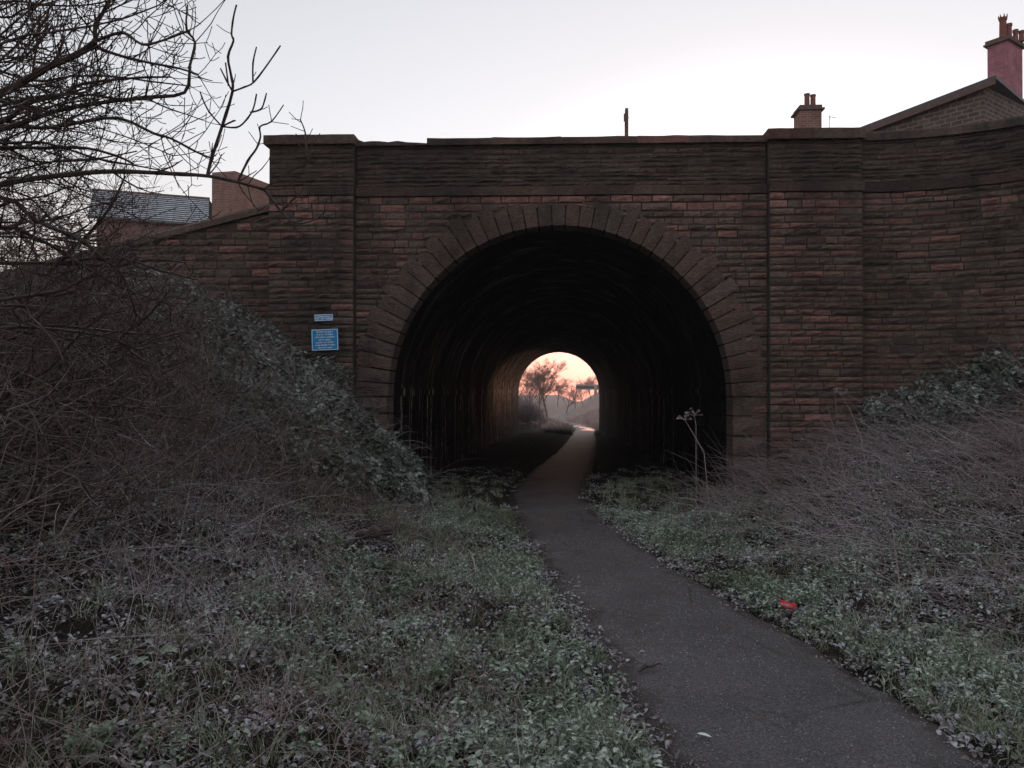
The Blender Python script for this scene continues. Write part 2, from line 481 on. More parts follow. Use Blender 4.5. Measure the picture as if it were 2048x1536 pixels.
def build_path():
    ys = np.concatenate([np.arange(-8, 20, 0.12), np.arange(20, 70, 0.5), np.arange(70, 220, 2.0)])
    n = 13
    v, f, ed = [], [], []
    for j, y in enumerate(ys):
        l, r = edges(y)
        wob = 0.05 * math.sin(y * 5.1) + 0.035 * math.sin(y * 11.3 + 1)
        wob2 = 0.05 * math.sin(y * 4.3 + 2) + 0.035 * math.sin(y * 12.7)
        l2, r2 = l + wob * 0.5, r + wob2 * 0.5
        for i in range(n):
            u = i / (n - 1)
            e = min(u, 1 - u)
            z = float(base_z(y)) + 0.012 - 0.055 * max(0, 1 - e / 0.09) + 0.015 * math.sin(math.pi * u) \
                + 0.006 * math.sin(y * 2.3 + u * 5) 
            v.append((float(l2 + (r2 - l2) * u), float(y), z)); ed.append(e * float(r2 - l2))
    for j in range(len(ys) - 1):
        for i in range(n - 1):
            f.append((j*n+i, j*n+i+1, (j+1)*n+i+1, (j+1)*n+i))
    me = bpy.data.meshes.new('path'); me.from_pydata(v, [], f)
    me.polygons.foreach_set('use_smooth', [True] * len(f)); me.materials.append(M['tarmac'])
    ea = me.attributes.new('edge', 'FLOAT', 'POINT'); ea.data.foreach_set('value', ed)
    o = bpy.data.objects.new('path', me); COL.objects.link(o)
    tag(o, 'narrow worn tarmac footpath running through the tunnel', 'path', kind='structure')
build_path()

def mat_water():
    t = NT('puddle_water'); t.color((0.02, 0.02, 0.022)); t.rough(0.06)
    t.b.inputs['Specular IOR Level'].default_value = 0.5
    t.bump(t.noise(t.pos(), 3, 2), 0.05, 0.01); return t.mat
M['water'] = mat_water()
for k, (cx, cy, rx, ry) in enumerate([(2.35, 60.0, .55, .8), (2.5, 63.5, .5, .8), (2.2, 67.5, .55, 1.1), (1.9, 73, .5, 1.4), (1.55, 24.5, .16, .5), (1.25, 21.5, .14, .35)]):
    mb = MB(); n = 20; top = []
    for i in range(n):
        a = 2 * math.pi * i / n; q = 1 + 0.18 * math.sin(3 * a + k) + 0.1 * math.sin(5 * a)
        top.append((cx + rx * q * math.cos(a), cy + ry * q * math.sin(a), float(base_z(cy)) + 0.034))
    mb.poly(top)
    for p, q in zip(top, top[1:] + top[:1]): mb.poly((p, (p[0], p[1], p[2] - .05), (q[0], q[1], q[2] - .05), q))
    o = mb.build('puddle', M['water'])
    tag(o, 'shallow puddle shining on the tarmac path', 'puddle', 'puddles on the path', 'structure')

# raised road level carried over the tunnel
pl = MB()
pl.box(-5.0, 60, FACE + .35, BACK - .1, 4.55, 4.72)
tag(pl.build('road', M['tarmac']), 'road surface carried across the tunnel behind the parapet', 'road', kind='structure')

lg = MB(); lg.box(-60, -5.01, FACE + .5, BACK - .1, 2.9, 3.0)
tag(lg.build('terrace', M['soil']), 'lower ground behind the sloping wing wall', 'ground', kind='structure')

# ------------------------------------------------------------------ masonry
PAL = {'brown': [(.215, .150, .122), (.235, .162, .130), (.195, .142, .118), (.22, .158, .132)],
       'pink': [(.34, .185, .155), (.37, .205, .172), (.30, .165, .14)],
       'rust': [(.27, .145, .110), (.28, .155, .115)],
       'dark': [(.095, .080, .075), (.115, .095, .088), (.08, .068, .066)],
       'olive': [(.170, .140, .108), (.16, .132, .105)],
       'grey': [(.185, .155, .14), (.205, .17, .152)]}
def tint(weights, lo=0.85, hi=1.2):
    ks = list(weights); k = rnd.choices(ks, [weights[q] for q in ks])[0]
    c = rnd.choice(PAL[k]); s = rnd.uniform(lo, hi)
    m = (.225, .155, .130); q = 0 if k == 'pink' else .4
    return tuple((x + (y - x) * q) * s * w for x, y, w in zip(c, m, (1.17, 1.16, 1.2)))

def stone(surf, q, proud=0.035, rough=0.018, mat_i=0, nx=None, inset=0.008, back=-0.04):
    """q = (ul_bottom, ur_bottom, ul_top, ur_top, z0l, z1l, z0r, z1r); a rock-faced block with its own edges"""
    a, b, c, d, z0l, z1l, z0r, z1r = q
    nx = nx or max(3, min(6, int((b - a) / 0.12) + 2)); nz = 3
    V, idx = [], {}
    def pt(s, t):
        ul = a + (c - a) * t; ur = b + (d - b) * t
        zl = z0l + (z1l - z0l) * t; zr = z0r + (z1r - z0r) * t
        return ul + (ur - ul) * s, zl + (zr - zl) * s
    w = max(1e-3, max(b - a, d - c)); h = max(1e-3, z1l - z0l)
    ix, iz = min(0.25, inset / w), min(0.3, inset / h)
    fo = [[None] * nx for _ in range(nz)]
    tilt = rnd.uniform(-.3, .3); base = proud * rnd.uniform(0.35, 1.7)
    for j in range(nz):
        for i in range(nx):
            s, t = i / (nx - 1), j / (nz - 1)
            s2, t2 = ix + s * (1 - 2 * ix), iz + t * (1 - 2 * iz)
            edge = (i in (0, nx - 1)) or (j in (0, nz - 1))
            if edge:
                dd = base * 0.45 + rnd.uniform(-.3, .3) * rough
                s2 += rnd.uniform(-.35, .35) * ix; t2 += rnd.uniform(-.35, .35) * iz
            else:
                dd = base + rnd.uniform(-1, 1) * rough
                s2 += rnd.uniform(-.25, .25) / nx; t2 += rnd.uniform(-.18, .18)
            dd += tilt * base * (t - 0.5)
            u, z = pt(s2, t2)
            fo[j][i] = len(V); V.append(surf(u, z, max(dd, 0.004)))
    Fc = [(fo[j][i], fo[j][i+1], fo[j+1][i+1], fo[j+1][i]) for j in range(nz - 1) for i in range(nx - 1)]
    ring = [(0, i) for i in range(nx)] + [(j, nx - 1) for j in range(1, nz)] + [(nz - 1, i) for i in range(nx - 2, -1, -1)] + [(j, 0) for j in range(nz - 2, 0, -1)]
    rb = []
    for (j, i) in ring:
        u, z = pt(i / (nx - 1), j / (nz - 1))
        rb.append(len(V)); V.append(surf(u, z, back))
    for k in range(len(ring)):
        k2 = (k + 1) % len(ring)
        Fc.append((rb[k], rb[k2], fo[ring[k2][0]][ring[k2][1]], fo[ring[k][0]][ring[k][1]]))
    return V, Fc

class Masonry:
    def __init__(s): s.items = []
    def put(s, V, Fc, col, size, name, parent): s.items.append((size, V, Fc, col, name, parent))
    def emit(s, thing, limit=300, rest='small_stonework'):
        items = sorted(s.items, key=lambda t: -t[0])
        for size, V, Fc, col, name, parent in items[:limit]:
            mb = MB(); mb.col = col; mb.add(V, Fc); mb.build(name, M['stone'], parent)
        if items[limit:]:
            mb = MB()
            for size, V, Fc, col, name, parent in items[limit:]:
                mb.col = col; mb.add(V, Fc)
            o = mb.build(rest, M['stone'], thing); o['kind'] = 'stuff'

def courses(z0, z1, lo, hi):
    zs = [z0]
    while zs[-1] < z1 - lo * 0.6:
        zs.append(zs[-1] + rnd.uniform(lo, hi))
    k = (z1 - z0) / (zs[-1] - z0)
    return [z0 + (z - z0) * k for z in zs]

def coursed(mas, surf, parent, zs, ul, ur, tints, wlo=.20, whi=.52, visible=None, proud=.035, rough=.018, name='stone'):
    """lay stones course by course between ul(z) and ur(z)"""
    for z0, z1 in zip(zs, zs[1:]):
        A0, A1, B0, B1 = ul(z0), ul(z1), ur(z0), ur(z1)
        if A0 is None or max(B0 - A0, B1 - A1) < 0.06: continue
        Am, Bm = min(A0, A1), max(B0, B1)
        cuts = [0.0]; L = Bm - Am
        while cuts[-1] < L - wlo * .6: cuts.append(cuts[-1] + rnd.uniform(wlo, whi))
        if len(cuts) == 1: cuts.append(L)
        k = L / cuts[-1]; cuts = [Am + c * k for c in cuts]
        jit = [0] + [rnd.uniform(-.006, .006) for _ in cuts[1:-1]] + [0]
        for i, (p, q) in enumerate(zip(cuts, cuts[1:])):
            g = 0.003
            a = min(max(p, A0), B0) + g; c = min(max(p, A1), B1) + g
            b = min(max(q, A0), B0) - g; d = min(max(q, A1), B1) - g
            if b - a < 0.03 and d - c < 0.03: continue
            b, d = max(b, a + .004), max(d, c + .004)
            mid = ((a + b) / 2, (z0 + z1) / 2)
            if visible and not visible(*mid): continue
            gz0, gz1 = z0 + rnd.uniform(.003, .012), z1 - rnd.uniform(.004, .014)
            V, Fc = stone(surf, (a, b, c, d, gz0 + jit[i], gz1, gz0 + jit[i + 1], gz1), proud, rough)
            mas.put(V, Fc, tints(*mid), (b - a) * (z1 - z0), name, parent)

STRING = 4.97; PAR0 = 5.13; COPB = 5.83; COPT = 5.98
PIL_L, PIL_R = (-4.92, -3.47), (3.50, 5.03)
def surf_face(y0): return lambda u, z, d: (u, y0 - d, z)

bridge = empty('stone_bridge', (0, FACE, 0))
tag(bridge, 'soot-stained sandstone railway bridge with one round arch and long tunnel', 'bridge')

# solid cores behind the stones (recessed mortar beds)
def arch_z(x, r=TW): return SPR + math.sqrt(max(0.0, r * r - x * x))
def pierced_face(mb, x0, x1, ztop, zbot, y, r=TW):
    xs = sorted(set([x0, -r, r, x1] + [r * math.sin(math.pi * (k / 48 - .5)) for k in range(49)]))
    for a, b in zip(xs, xs[1:]):
        m = (a + b) / 2
        if abs(m) < r: mb.poly(((a, y, arch_z(a, r)), (b, y, arch_z(b, r)), (b, y, ztop), (a, y, ztop)))
        else: mb.poly(((a, y, zbot), (b, y, zbot), (b, y, ztop), (a, y, ztop)))
mb = MB(); pierced_face(mb, -3.6, 3.6, STRING, -1.6, FACE)
spandrel = mb.build('spandrel_wall', M['mortar'], bridge)
mb = MB(); mb.box(PIL_L[0], PIL_L[1], FACE - .12, FACE + .45, -1.6, STRING); pil_l = mb.build('pilaster', M['mortar'], bridge)
mb = MB(); mb.box(PIL_R[0], PIL_R[1], FACE - .12, FACE + .45, -1.6, STRING); pil_r = mb.build('pilaster', M['mortar'], bridge)
mb = MB(); mb.box(-3.45, 3.48, FACE + .02, FACE + .42, STRING + .002, COPB); parapet = mb.build('parapet', M['mortar'], bridge)
mb = MB(); mb.box(PIL_L[0], PIL_L[1], FACE - .10, FACE + .46, STRING + .002, COPB); pier_l = mb.build('parapet_pier', M['mortar'], bridge)
mb = MB(); mb.box(PIL_R[0], PIL_R[1], FACE - .10, FACE + .46, STRING + .002, COPB); pier_r = mb.build('parapet_pier', M['mortar'], bridge)
mb = MB(); pierced_face(mb, -60, 60, 4.7, -3.2, BACK); mb.build('far_portal', M['mortar'], bridge)

def t_wall(u, z):
    top = (STRING - z)
    if top < .30: return tint({'pink': 6, 'brown': 2, 'dark': .8, 'grey': 1}, 1.0, 1.45)
    if top < .75: return tint({'pink': 2.2, 'brown': 4, 'dark': 1, 'olive': 1, 'grey': 1}, .9, 1.25)
    if top < 2.2: return tint({'brown': 5, 'pink': 1.2, 'rust': .8, 'dark': 1.3, 'olive': 2, 'grey': 1})
    return tint({'brown': 4, 'rust': 2.2, 'pink': 1, 'olive': 2, 'dark': 1})
def t_par(u, z): return tint({'dark': 2.5, 'olive': 1.2, 'brown': 3, 'grey': 1.5}, .6, .9)

def above_ground(y, m=0.05): return lambda u, z: z > gz(u, y - .1) - m
mas = Masonry()
zs_w = courses(-0.5, STRING, .085, .15)
REX = 3.22
def ext_l(z):
    if z >= SPR + REX: return 0.0
    return -math.sqrt(max(0, REX * REX - max(0, z - SPR) ** 2))
coursed(mas, surf_face(FACE), spandrel, [z for z in zs_w if z > .2], lambda z: -3.46, lambda z: ext_l(z), t_wall, visible=above_ground(FACE))
coursed(mas, surf_face(FACE), spandrel, [z for z in zs_w if z > .2], lambda z: -ext_l(z), lambda z: 3.49, t_wall, visible=above_ground(FACE))
coursed(mas, surf_face(FACE - .12), pil_l, zs_w, lambda z: PIL_L[0], lambda z: PIL_L[1], t_wall, visible=above_ground(FACE))
coursed(mas, surf_face(FACE - .12), pil_r, zs_w, lambda z: PIL_R[0], lambda z: PIL_R[1], t_wall, visible=above_ground(FACE))
zs_p = courses(PAR0, COPB, .06, .10)
coursed(mas, surf_face(FACE + .02), parapet, zs_p, lambda z: -3.45, lambda z: 3.48, t_par, .2, .5, proud=.026, rough=.012)
coursed(mas, surf_face(FACE - .10), pier_l, zs_p, lambda z: PIL_L[0], lambda z: PIL_L[1], t_par, .2, .5, proud=.026, rough=.012)
coursed(mas, surf_face(FACE - .10), pier_r, zs_p, lambda z: PIL_R[0], lambda z: PIL_R[1], t_par, .2, .5, proud=.026, rough=.012)
# pilaster returns (the sides seen at an angle)
coursed(mas, lambda u, z, d: (PIL_L[0] - d, u, z), pil_l, zs_w[6:], lambda z: FACE - .118, lambda z: FACE + .04, t_wall, .3, .4, proud=.012, rough=.004, visible=lambda u, z: z > 2.0)
mas.emit(bridge)

# voussoirs
NV = 41
for i in range(NV):
    th0 = math.pi * (i / NV); th1 = math.pi * ((i + 1) / NV); g = 0.0016
    th0 += g; th1 -= g
    m = (th0 + th1) / 2; side = abs(math.cos(m))
    ro = TW + 0.37 + 0.14 * side ** 1.2 + rnd.uniform(-.03, .04) + (0.09 if (i % 2 and .3 < side < .98) else 0)
    if abs(i - NV // 2) <= 1: ro = TW + .34 + rnd.uniform(0, .02)
    ri = TW - 0.025
    V, nA, nB = [], 4, 4; fo = [[None] * nA for _ in range(nB)]
    pr = .055 + rnd.uniform(-.012, .015)
    for j in range(nB):
        for k in range(nA):
            tt = th0 + (th1 - th0) * k / (nA - 1); rr = ri + (ro - ri) * j / (nB - 1)
            e = k in (0, nA - 1) or j in (0, nB - 1)
            dd = pr - (.016 if e else rnd.uniform(-.008, .010))
            if e:
                tt += (-1 if k == nA - 1 else (1 if k == 0 else 0)) * .0022
            fo[j][k] = len(V)
            V.append((-math.cos(tt) * rr, FACE - dd, SPR + math.sin(tt) * rr))
    # skewbacks stay inside the pilaster line
    V = [(max(-3.45, min(3.48, x)), y, z) for x, y, z in V]
    Fc = [(fo[j][k], fo[j+1][k], fo[j+1][k+1], fo[j][k+1]) for j in range(nB - 1) for k in range(nA - 1)]
    ring = [(0, k) for k in range(nA)] + [(j, nA-1) for j in range(1, nB)] + [(nB-1, k) for k in range(nA-2, -1, -1)] + [(j, 0) for j in range(nB-2, 0, -1)]
    rb = []
    for (j, k) in ring:
        x, y, z = V[fo[j][k]]; rb.append(len(V)); V.append((x, FACE + .42, z))
    for k in range(len(ring)):
        k2 = (k + 1) % len(ring)
        Fc.append((fo[ring[k][0]][ring[k][1]], fo[ring[k2][0]][ring[k2][1]], rb[k2], rb[k]))
    mb = MB(); mb.col = tint({'grey': 2, 'brown': 4, 'olive': 1}, .7, .95)
    if i == NV // 2 - 1 or i == NV // 2 + 3: mb.col = tint({'dark': 1})
    mb.add(V, Fc); mb.build('voussoir', M['stone'], bridge)
# dressed jamb blocks under the arch
for sx in (-1, 1):
    z = SPR
    while z > -.9:
        h = rnd.uniform(.27, .37); a, b = TW - .02, (3.45 if sx < 0 else 3.48)
        lo = z - h
        u0, u1 = (-b, -a) if sx < 0 else (a, b)
        V, Fc = stone(surf_face(FACE), (u0, u1, u0, u1, lo + .009, z - .009, lo + .009, z - .009), .06, .012, nx=5, inset=.012, back=-.42)
        mb = MB(); mb.col = tint({'grey': 2, 'brown': 3, 'olive': 1}, .85, 1.1); mb.add(V, Fc); mb.build('jamb_block', M['stone'], bridge)
        z = lo

def run_blocks(x0, x1, lo, hi, y0, y1, z0, z1, name, thing, tf, chamfer=0.0, drop=None):
    xs = [x0]
    while xs[-1] < x1 - lo * .6: xs.append(xs[-1] + rnd.uniform(lo, hi))
    k = (x1 - x0) / (xs[-1] - x0); xs = [x0 + (x - x0) * k for x in xs]
    for i, (a, b) in enumerate(zip(xs, xs[1:])):
        mb = MB(); mb.col = tf(); dz = rnd.uniform(-.006, .006); dy = rnd.uniform(-.006, .006)
        a += .0001; b -= .0001
        n = 4; prof = [(y0 + dy, z0), (y0 + dy, z1 - chamfer + dz), (y0 + dy + chamfer * 1.4, z1 + dz), (y1, z1 + dz), (y1, z0)]
        V = []
        for s in range(n + 1):
            x = a + (b - a) * s / n
            for q, (y, z) in enumerate(prof):
                chip = rnd.uniform(0, .012) if q in (1, 2) else 0
                if drop and q in (1, 2, 3): chip += drop(x)
                V.append((x, y + rnd.uniform(-.003, .003), z - chip))
        np_ = len(prof); Fc = []
        for s in range(n):
            for q in range(np_):
                q2 = (q + 1) % np_
                Fc.append((s*np_+q, (s+1)*np_+q, (s+1)*np_+q2, s*np_+q2))
        Fc.append(tuple(range(np_))[::-1]); Fc.append(tuple(n * np_ + q for q in range(np_)))
        mb.add(V, Fc); mb.build(name, M['stone'], thing)
t_cop = lambda: tint({'pink': 1, 'brown': 3, 'grey': 2}, .7, .95)
t_str = lambda: tint({'olive': 1.5, 'brown': 3, 'dark': 1}, .55, .8)
def brk(x):   # the broken stretch of coping beside the left pier
    return 0.0 if (x < -3.4 or x > -2.23) else (.035 + .02 * math.sin(x * 9) ** 2 + (.03 if -2.5 < x else 0))
run_blocks(-3.455, -2.24, .55, .7, FACE - .06, FACE + .50, COPB + .002, COPT - .02, 'coping_stone', bridge, t_cop, .02, brk)
run_blocks(-2.235, 3.485, .85, 1.35, FACE - .06, FACE + .50, COPB + .002, COPT - .015, 'coping_stone', bridge, t_cop, .02)
run_blocks(PIL_L[0] - .07, PIL_L[1] + .02, .7, .8, FACE - .20, FACE + .56, COPB + .002, COPT + .02, 'pier_cap', bridge, t_cop, .015)
run_blocks(PIL_R[0] - .03, PIL_R[1] + .03, .7, .8, FACE - .20, FACE + .56, COPB + .002, COPT + .035, 'pier_cap', bridge, t_cop, .015)
run_blocks(-3.45, 3.48, .6, 1.1, FACE - .055, FACE + .3, STRING, PAR0 - .004, 'string_course_stone', bridge, t_str, .012)
run_blocks(PIL_L[0] - .02, PIL_L[1] + .005, .6, .8, FACE - .175, FACE + .3, STRING, PAR0 - .004, 'string_course_stone', bridge, t_str, .012)
run_blocks(PIL_R[0] - .005, PIL_R[1] + .02, .6, .8, FACE - .175, FACE + .3, STRING, PAR0 - .004, 'string_course_stone', bridge, t_str, .012)

# tunnel lining
def lining():
    Ltot = math.pi * TW; zb = -1.8
    hw = SPR - zb
    def pos(s, d):      # s runs up the left wall, over the vault and down the right wall
        if s < hw: return (-TW + d, zb + s)
        if s > hw + Ltot: return (TW - d, SPR - (s - hw - Ltot))
        a = (s - hw) / TW
        return (-math.cos(a) * (TW - d), SPR + math.sin(a) * (TW - d))
    S = 2 * hw + Ltot
    mb = MB(); n = 72
    for k in range(n):
        a, b = pos(S * k / n, -.03), pos(S * (k + 1) / n, -.03)
        mb.poly(((a[0], FACE + .05, a[1]), (b[0], FACE + .05, b[1]), (b[0], BACK, b[1]), (a[0], BACK, a[1])))
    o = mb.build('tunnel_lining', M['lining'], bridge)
    mb = MB(); nc = int(S / .17)
    for c in range(nc):
        s0, s1 = S * c / nc + .006, S * (c + 1) / nc - .006
        y = FACE + .43 - rnd.uniform(0, .3) * 0
        while y < BACK:
            L = rnd.uniform(.3, .62) * (1 if y < 25 else 2.2); y2 = min(y + L, BACK)
            d = rnd.uniform(.0, .018); ya, yb = y + .006, y2 - .006
            p0, p1 = pos(s0, d), pos(s1, d); q0, q1 = pos(s0, -.03), pos(s1, -.03)
            A = [(p0[0], ya, p0[1]), (p1[0], ya, p1[1]), (p1[0], yb, p1[1]), (p0[0], yb, p0[1])]
            B = [(q0[0], ya, q0[1]), (q1[0], ya, q1[1]), (q1[0], yb, q1[1]), (q0[0], yb, q0[1])]
            mb.add(A + B, [(0, 1, 2, 3), (0, 4, 5, 1), (1, 5, 6, 2), (2, 6, 7, 3), (3, 7, 4, 0)])
            y = y2
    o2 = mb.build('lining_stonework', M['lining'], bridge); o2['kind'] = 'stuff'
    # impost ledge along both walls
    for sx in (-1, 1):
        y = FACE + .44
        while y < BACK - .5:
            y2 = min(y + rnd.uniform(1.6, 2.2), BACK - .02)
            mb = MB(); x0, x1 = sx * (TW + .02), sx * (TW - .05)
            mb.box(min(x0, x1), max(x0, x1), y + .004, y2 - .004, SPR + .004, SPR + .15); mb.build('impost_stone', M['lining'], bridge)
            y = y2
lining()

# ------------------------------------------------------------------ curved wing wall, right
wing = empty('curved_wing_wall', (6.5, FACE - .4, 0))
tag(wing, 'long curved sandstone wing wall sweeping out of the bridge pier', 'wall')
RC = 4.1
def surf_wing(off=0.0):
    def f(u, z, d):           # u = arc length from the pier
        a = u / RC; rr = RC - d - off
        return (5.03 + rr * math.sin(a), FACE - RC + rr * math.cos(a) + (0.0), z)
    return f
def sweep_block(u0, u1, prof, col, name, thing, mat='stone', n=6, cut=None):
    """prof = [(d, z)] swept along the wing between arc lengths"""
    mb = MB(); mb.col = col; f = surf_wing(); V, Fc = [], []; k = len(prof)
    for s in range(n + 1):
        u = u0 + (u1 - u0) * s / n
        V += [f(u, z, d) for d, z in prof]
    for s in range(n):
        for q in range(k):
            q2 = (q + 1) % k; Fc.append((s*k+q, (s+1)*k+q, (s+1)*k+q2, s*k+q2))
    Fc.append(tuple(range(k))[::-1]); Fc.append(tuple(n*k+q for q in range(k)))
    mb.add(V, Fc); return mb.build(name, M[mat], thing)
WU = 5.4
wcore = sweep_block(.02, WU, [(0, -1), (0, STRING), (-.4, STRING), (-.4, -1)], (.05,)*3, 'wall_core', wing, 'mortar', 40)
wpar = sweep_block(.02, WU, [(.0, STRING + .002), (.0, COPB), (-.38, COPB), (-.38, STRING + .002)], (.05,)*3, 'parapet', wing, 'mortar', 40)
def wing_vis(u, z):
    if u > 3.6: return False
    x, y, _ = surf_wing()(u, z, 0); return z > gz(x, y - .1) - .05
mas = Masonry()
def t_wing(u, z):
    if STRING - z < .28: return tint({'pink': 3, 'brown': 3, 'dark': 1.2, 'grey': 1}, .9, 1.2)
    if STRING - z < 1.6: return tint({'brown': 4, 'olive': 2.5, 'pink': 1, 'dark': 1.5, 'grey': 1.5}, .85, 1.1)
    return tint({'rust': 3, 'brown': 3, 'olive': 2.5, 'dark': 1.2}, .85, 1.1)
coursed(mas, surf_wing(), wcore, courses(.4, STRING, .085, .13), lambda z: .03, lambda z: WU, t_wing, .2, .55, visible=wing_vis, proud=.03)
coursed(mas, surf_wing(), wpar, zs_p, lambda z: .03, lambda z: WU, t_par, .2, .5, proud=.026, rough=.012)
mas.emit(wing)
u = .03
while u < WU:
    u2 = u + rnd.uniform(.9, 1.4); dz = rnd.uniform(-.004, .004)
    sweep_block(u + .003, u2 - .003, [(.07, COPB + .002), (.07, COPT - .03 + dz), (.045, COPT + dz), (-.45, COPT + dz), (-.45, COPB + .002)], t_cop(), 'coping_stone', wing)
    u = u2
u = .03
while u < WU:
    u2 = u + rnd.uniform(.6, 1.1)
    sweep_block(u + .003, u2 - .003, [(.055, STRING), (.055, PAR0 - .016), (.04, PAR0 - .004), (-.1, PAR0 - .004), (-.1, STRING)], t_str(), 'string_course_stone', wing)
    u = u2

# ------------------------------------------------------------------ sloping wing wall, left
lwing = empty('sloping_wing_wall', (-7, FACE, 0))
tag(lwing, 'sandstone wing wall with a slanting coping stepping down behind the bare shrub', 'wall')
LX0, LX1 = -10.0, -4.93
LY = FACE + .06
def lw_top(x): return 4.74 + (x - LX1) * 0.245
mb = MB()
P = [(LX0, -1), (LX1, -1), (LX1, lw_top(LX1)), (LX0, lw_top(LX0))]
mb.poly([(x, LY, z) for x, z in P]); mb.poly([(x, LY + .4, z) for x, z in P][::-1])
for a, b in zip(P, P[1:] + P[:1]): mb.poly(((a[0], LY, a[1]), (a[0], LY + .4, a[1]), (b[0], LY + .4, b[1]), (b[0], LY, b[1])))
lcore = mb.build('wall_core', M['mortar'], lwing)
mas = Masonry()
def lw_left(z): return max(LX0, LX1 + (z - 4.74) / .245) if z > lw_top(LX0) else LX0
zs_l = courses(.8, 4.70, .085, .15)
coursed(mas, surf_face(LY), lcore, zs_l, lw_left, lambda z: LX1 - .002, lambda u, z: tint({'brown': 4, 'rust': 2, 'pink': 1.2, 'olive': 2, 'dark': 1.4}), visible=above_ground(LY))
mas.emit(lwing)
x = LX1 - .005
while x > LX0:
    x2 = x - rnd.uniform(.8, 1.2); mb = MB(); mb.col = t_cop()
    a, b = x - .004, x2 + .004
    za, zb = lw_top(a), lw_top(b)
    prof = [(LY - .09, .0), (LY - .09, .10), (LY + .02, .17), (LY + .48, .17), (LY + .48, 0)]
    V = [(a, y, za + z + .002) for y, z in prof] + [(b, y, zb + z + .002) for y, z in prof]; k = 5
    mb.add(V, [(q, k + q, k + (q + 1) % k, (q + 1) % k) for q in range(k)] + [tuple(range(k)), tuple(range(k, 2*k))[::-1]])
    mb.build('coping_stone', M['stone'], lwing); x = x2

# ------------------------------------------------------------------ blue signs on the pier
def sign(cx, cy, w, h, rot, lines, size, label):
    p = at(cx, cy, FACE - .12)
    y = FACE - .195
    root = empty('wall_sign', (p.x, y, p.z))
    tag(root, label, 'sign')
    Mx = Matrix.Translation((p.x, y, p.z)) @ Matrix.Rotation(R(rot), 4, 'Y')
    mb = MB(); mb.box(-w/2, w/2, 0, .008, -h/2, h/2, M=Mx); mb.build('panel', M['blue'], root)
    mb = MB(); b, o = .012, .006
    for x0, x1, z0, z1 in ((-w/2+o, w/2-o, h/2-o-b, h/2-o), (-w/2+o, w/2-o, -h/2+o, -h/2+o+b), (-w/2+o, -w/2+o+b, -h/2+o+b, h/2-o-b), (w/2-o-b, w/2-o, -h/2+o+b, h/2-o-b)):
        mb.box(x0, x1, -.003, .001, z0, z1, M=Mx)
    mb.build('border', M['ink'], root)
    for sx in (-.3, .3):
        mb = MB(); mb.tube([Mx @ Vector((sx * w, .006, 0)), Mx @ Vector((sx * w, .14, 0))], .012, 6); mb.build('fixing', M['metal'], root)
    n = len(lines); step = (h - .05) / n
    for i, tx in enumerate(lines):
        cu = bpy.data.curves.new('lettering', 'FONT'); cu.body = tx; cu.size = size; cu.align_x = 'CENTER'; cu.align_y = 'CENTER'
        cu.extrude = .0008; cu.offset = .0012; cu.materials.append(M['ink'])
        tmp = bpy.data.objects.new('tmp_text', cu); COL.objects.link(tmp)
        me = bpy.data.meshes.new_from_object(tmp.evaluated_get(bpy.context.evaluated_depsgraph_get()))
        bpy.data.objects.remove(tmp)
        o = bpy.data.objects.new('lettering', me); COL.objects.link(o); o.parent = root
        zc = h/2 - .025 - step * (i + .5)
        o.matrix_local = Matrix.Rotation(R(rot), 4, 'Y') @ Matrix.Translation((0, -.0025, zc)) @ Matrix.Rotation(R(90), 4, 'X')
sign(650, 636, .315, .115, -2.0, ['Spring along', 'The Greenway'], .046, 'small blue sign with two lines of white lettering on the stone pier')
sign(652.5, 680, .455, .36, -2.0, ['Slowly very quiet', 'grey trees leading', 'with nature scudding', 'where Spring', 'and breeze sighing', 'small animals feeding', 'Sing river song'], .040,
     'larger tilted blue sign with seven lines of white lettering on the stone pier')

# ------------------------------------------------------------------ houses and poles beyond the parapet
def cyl(mb, p, r0, r1, h, n=12, mat=0): mb.tube([p, Vector(p) + Vector((0, 0, h))], [r0, r1], n, mat)
ROADZ = 4.72

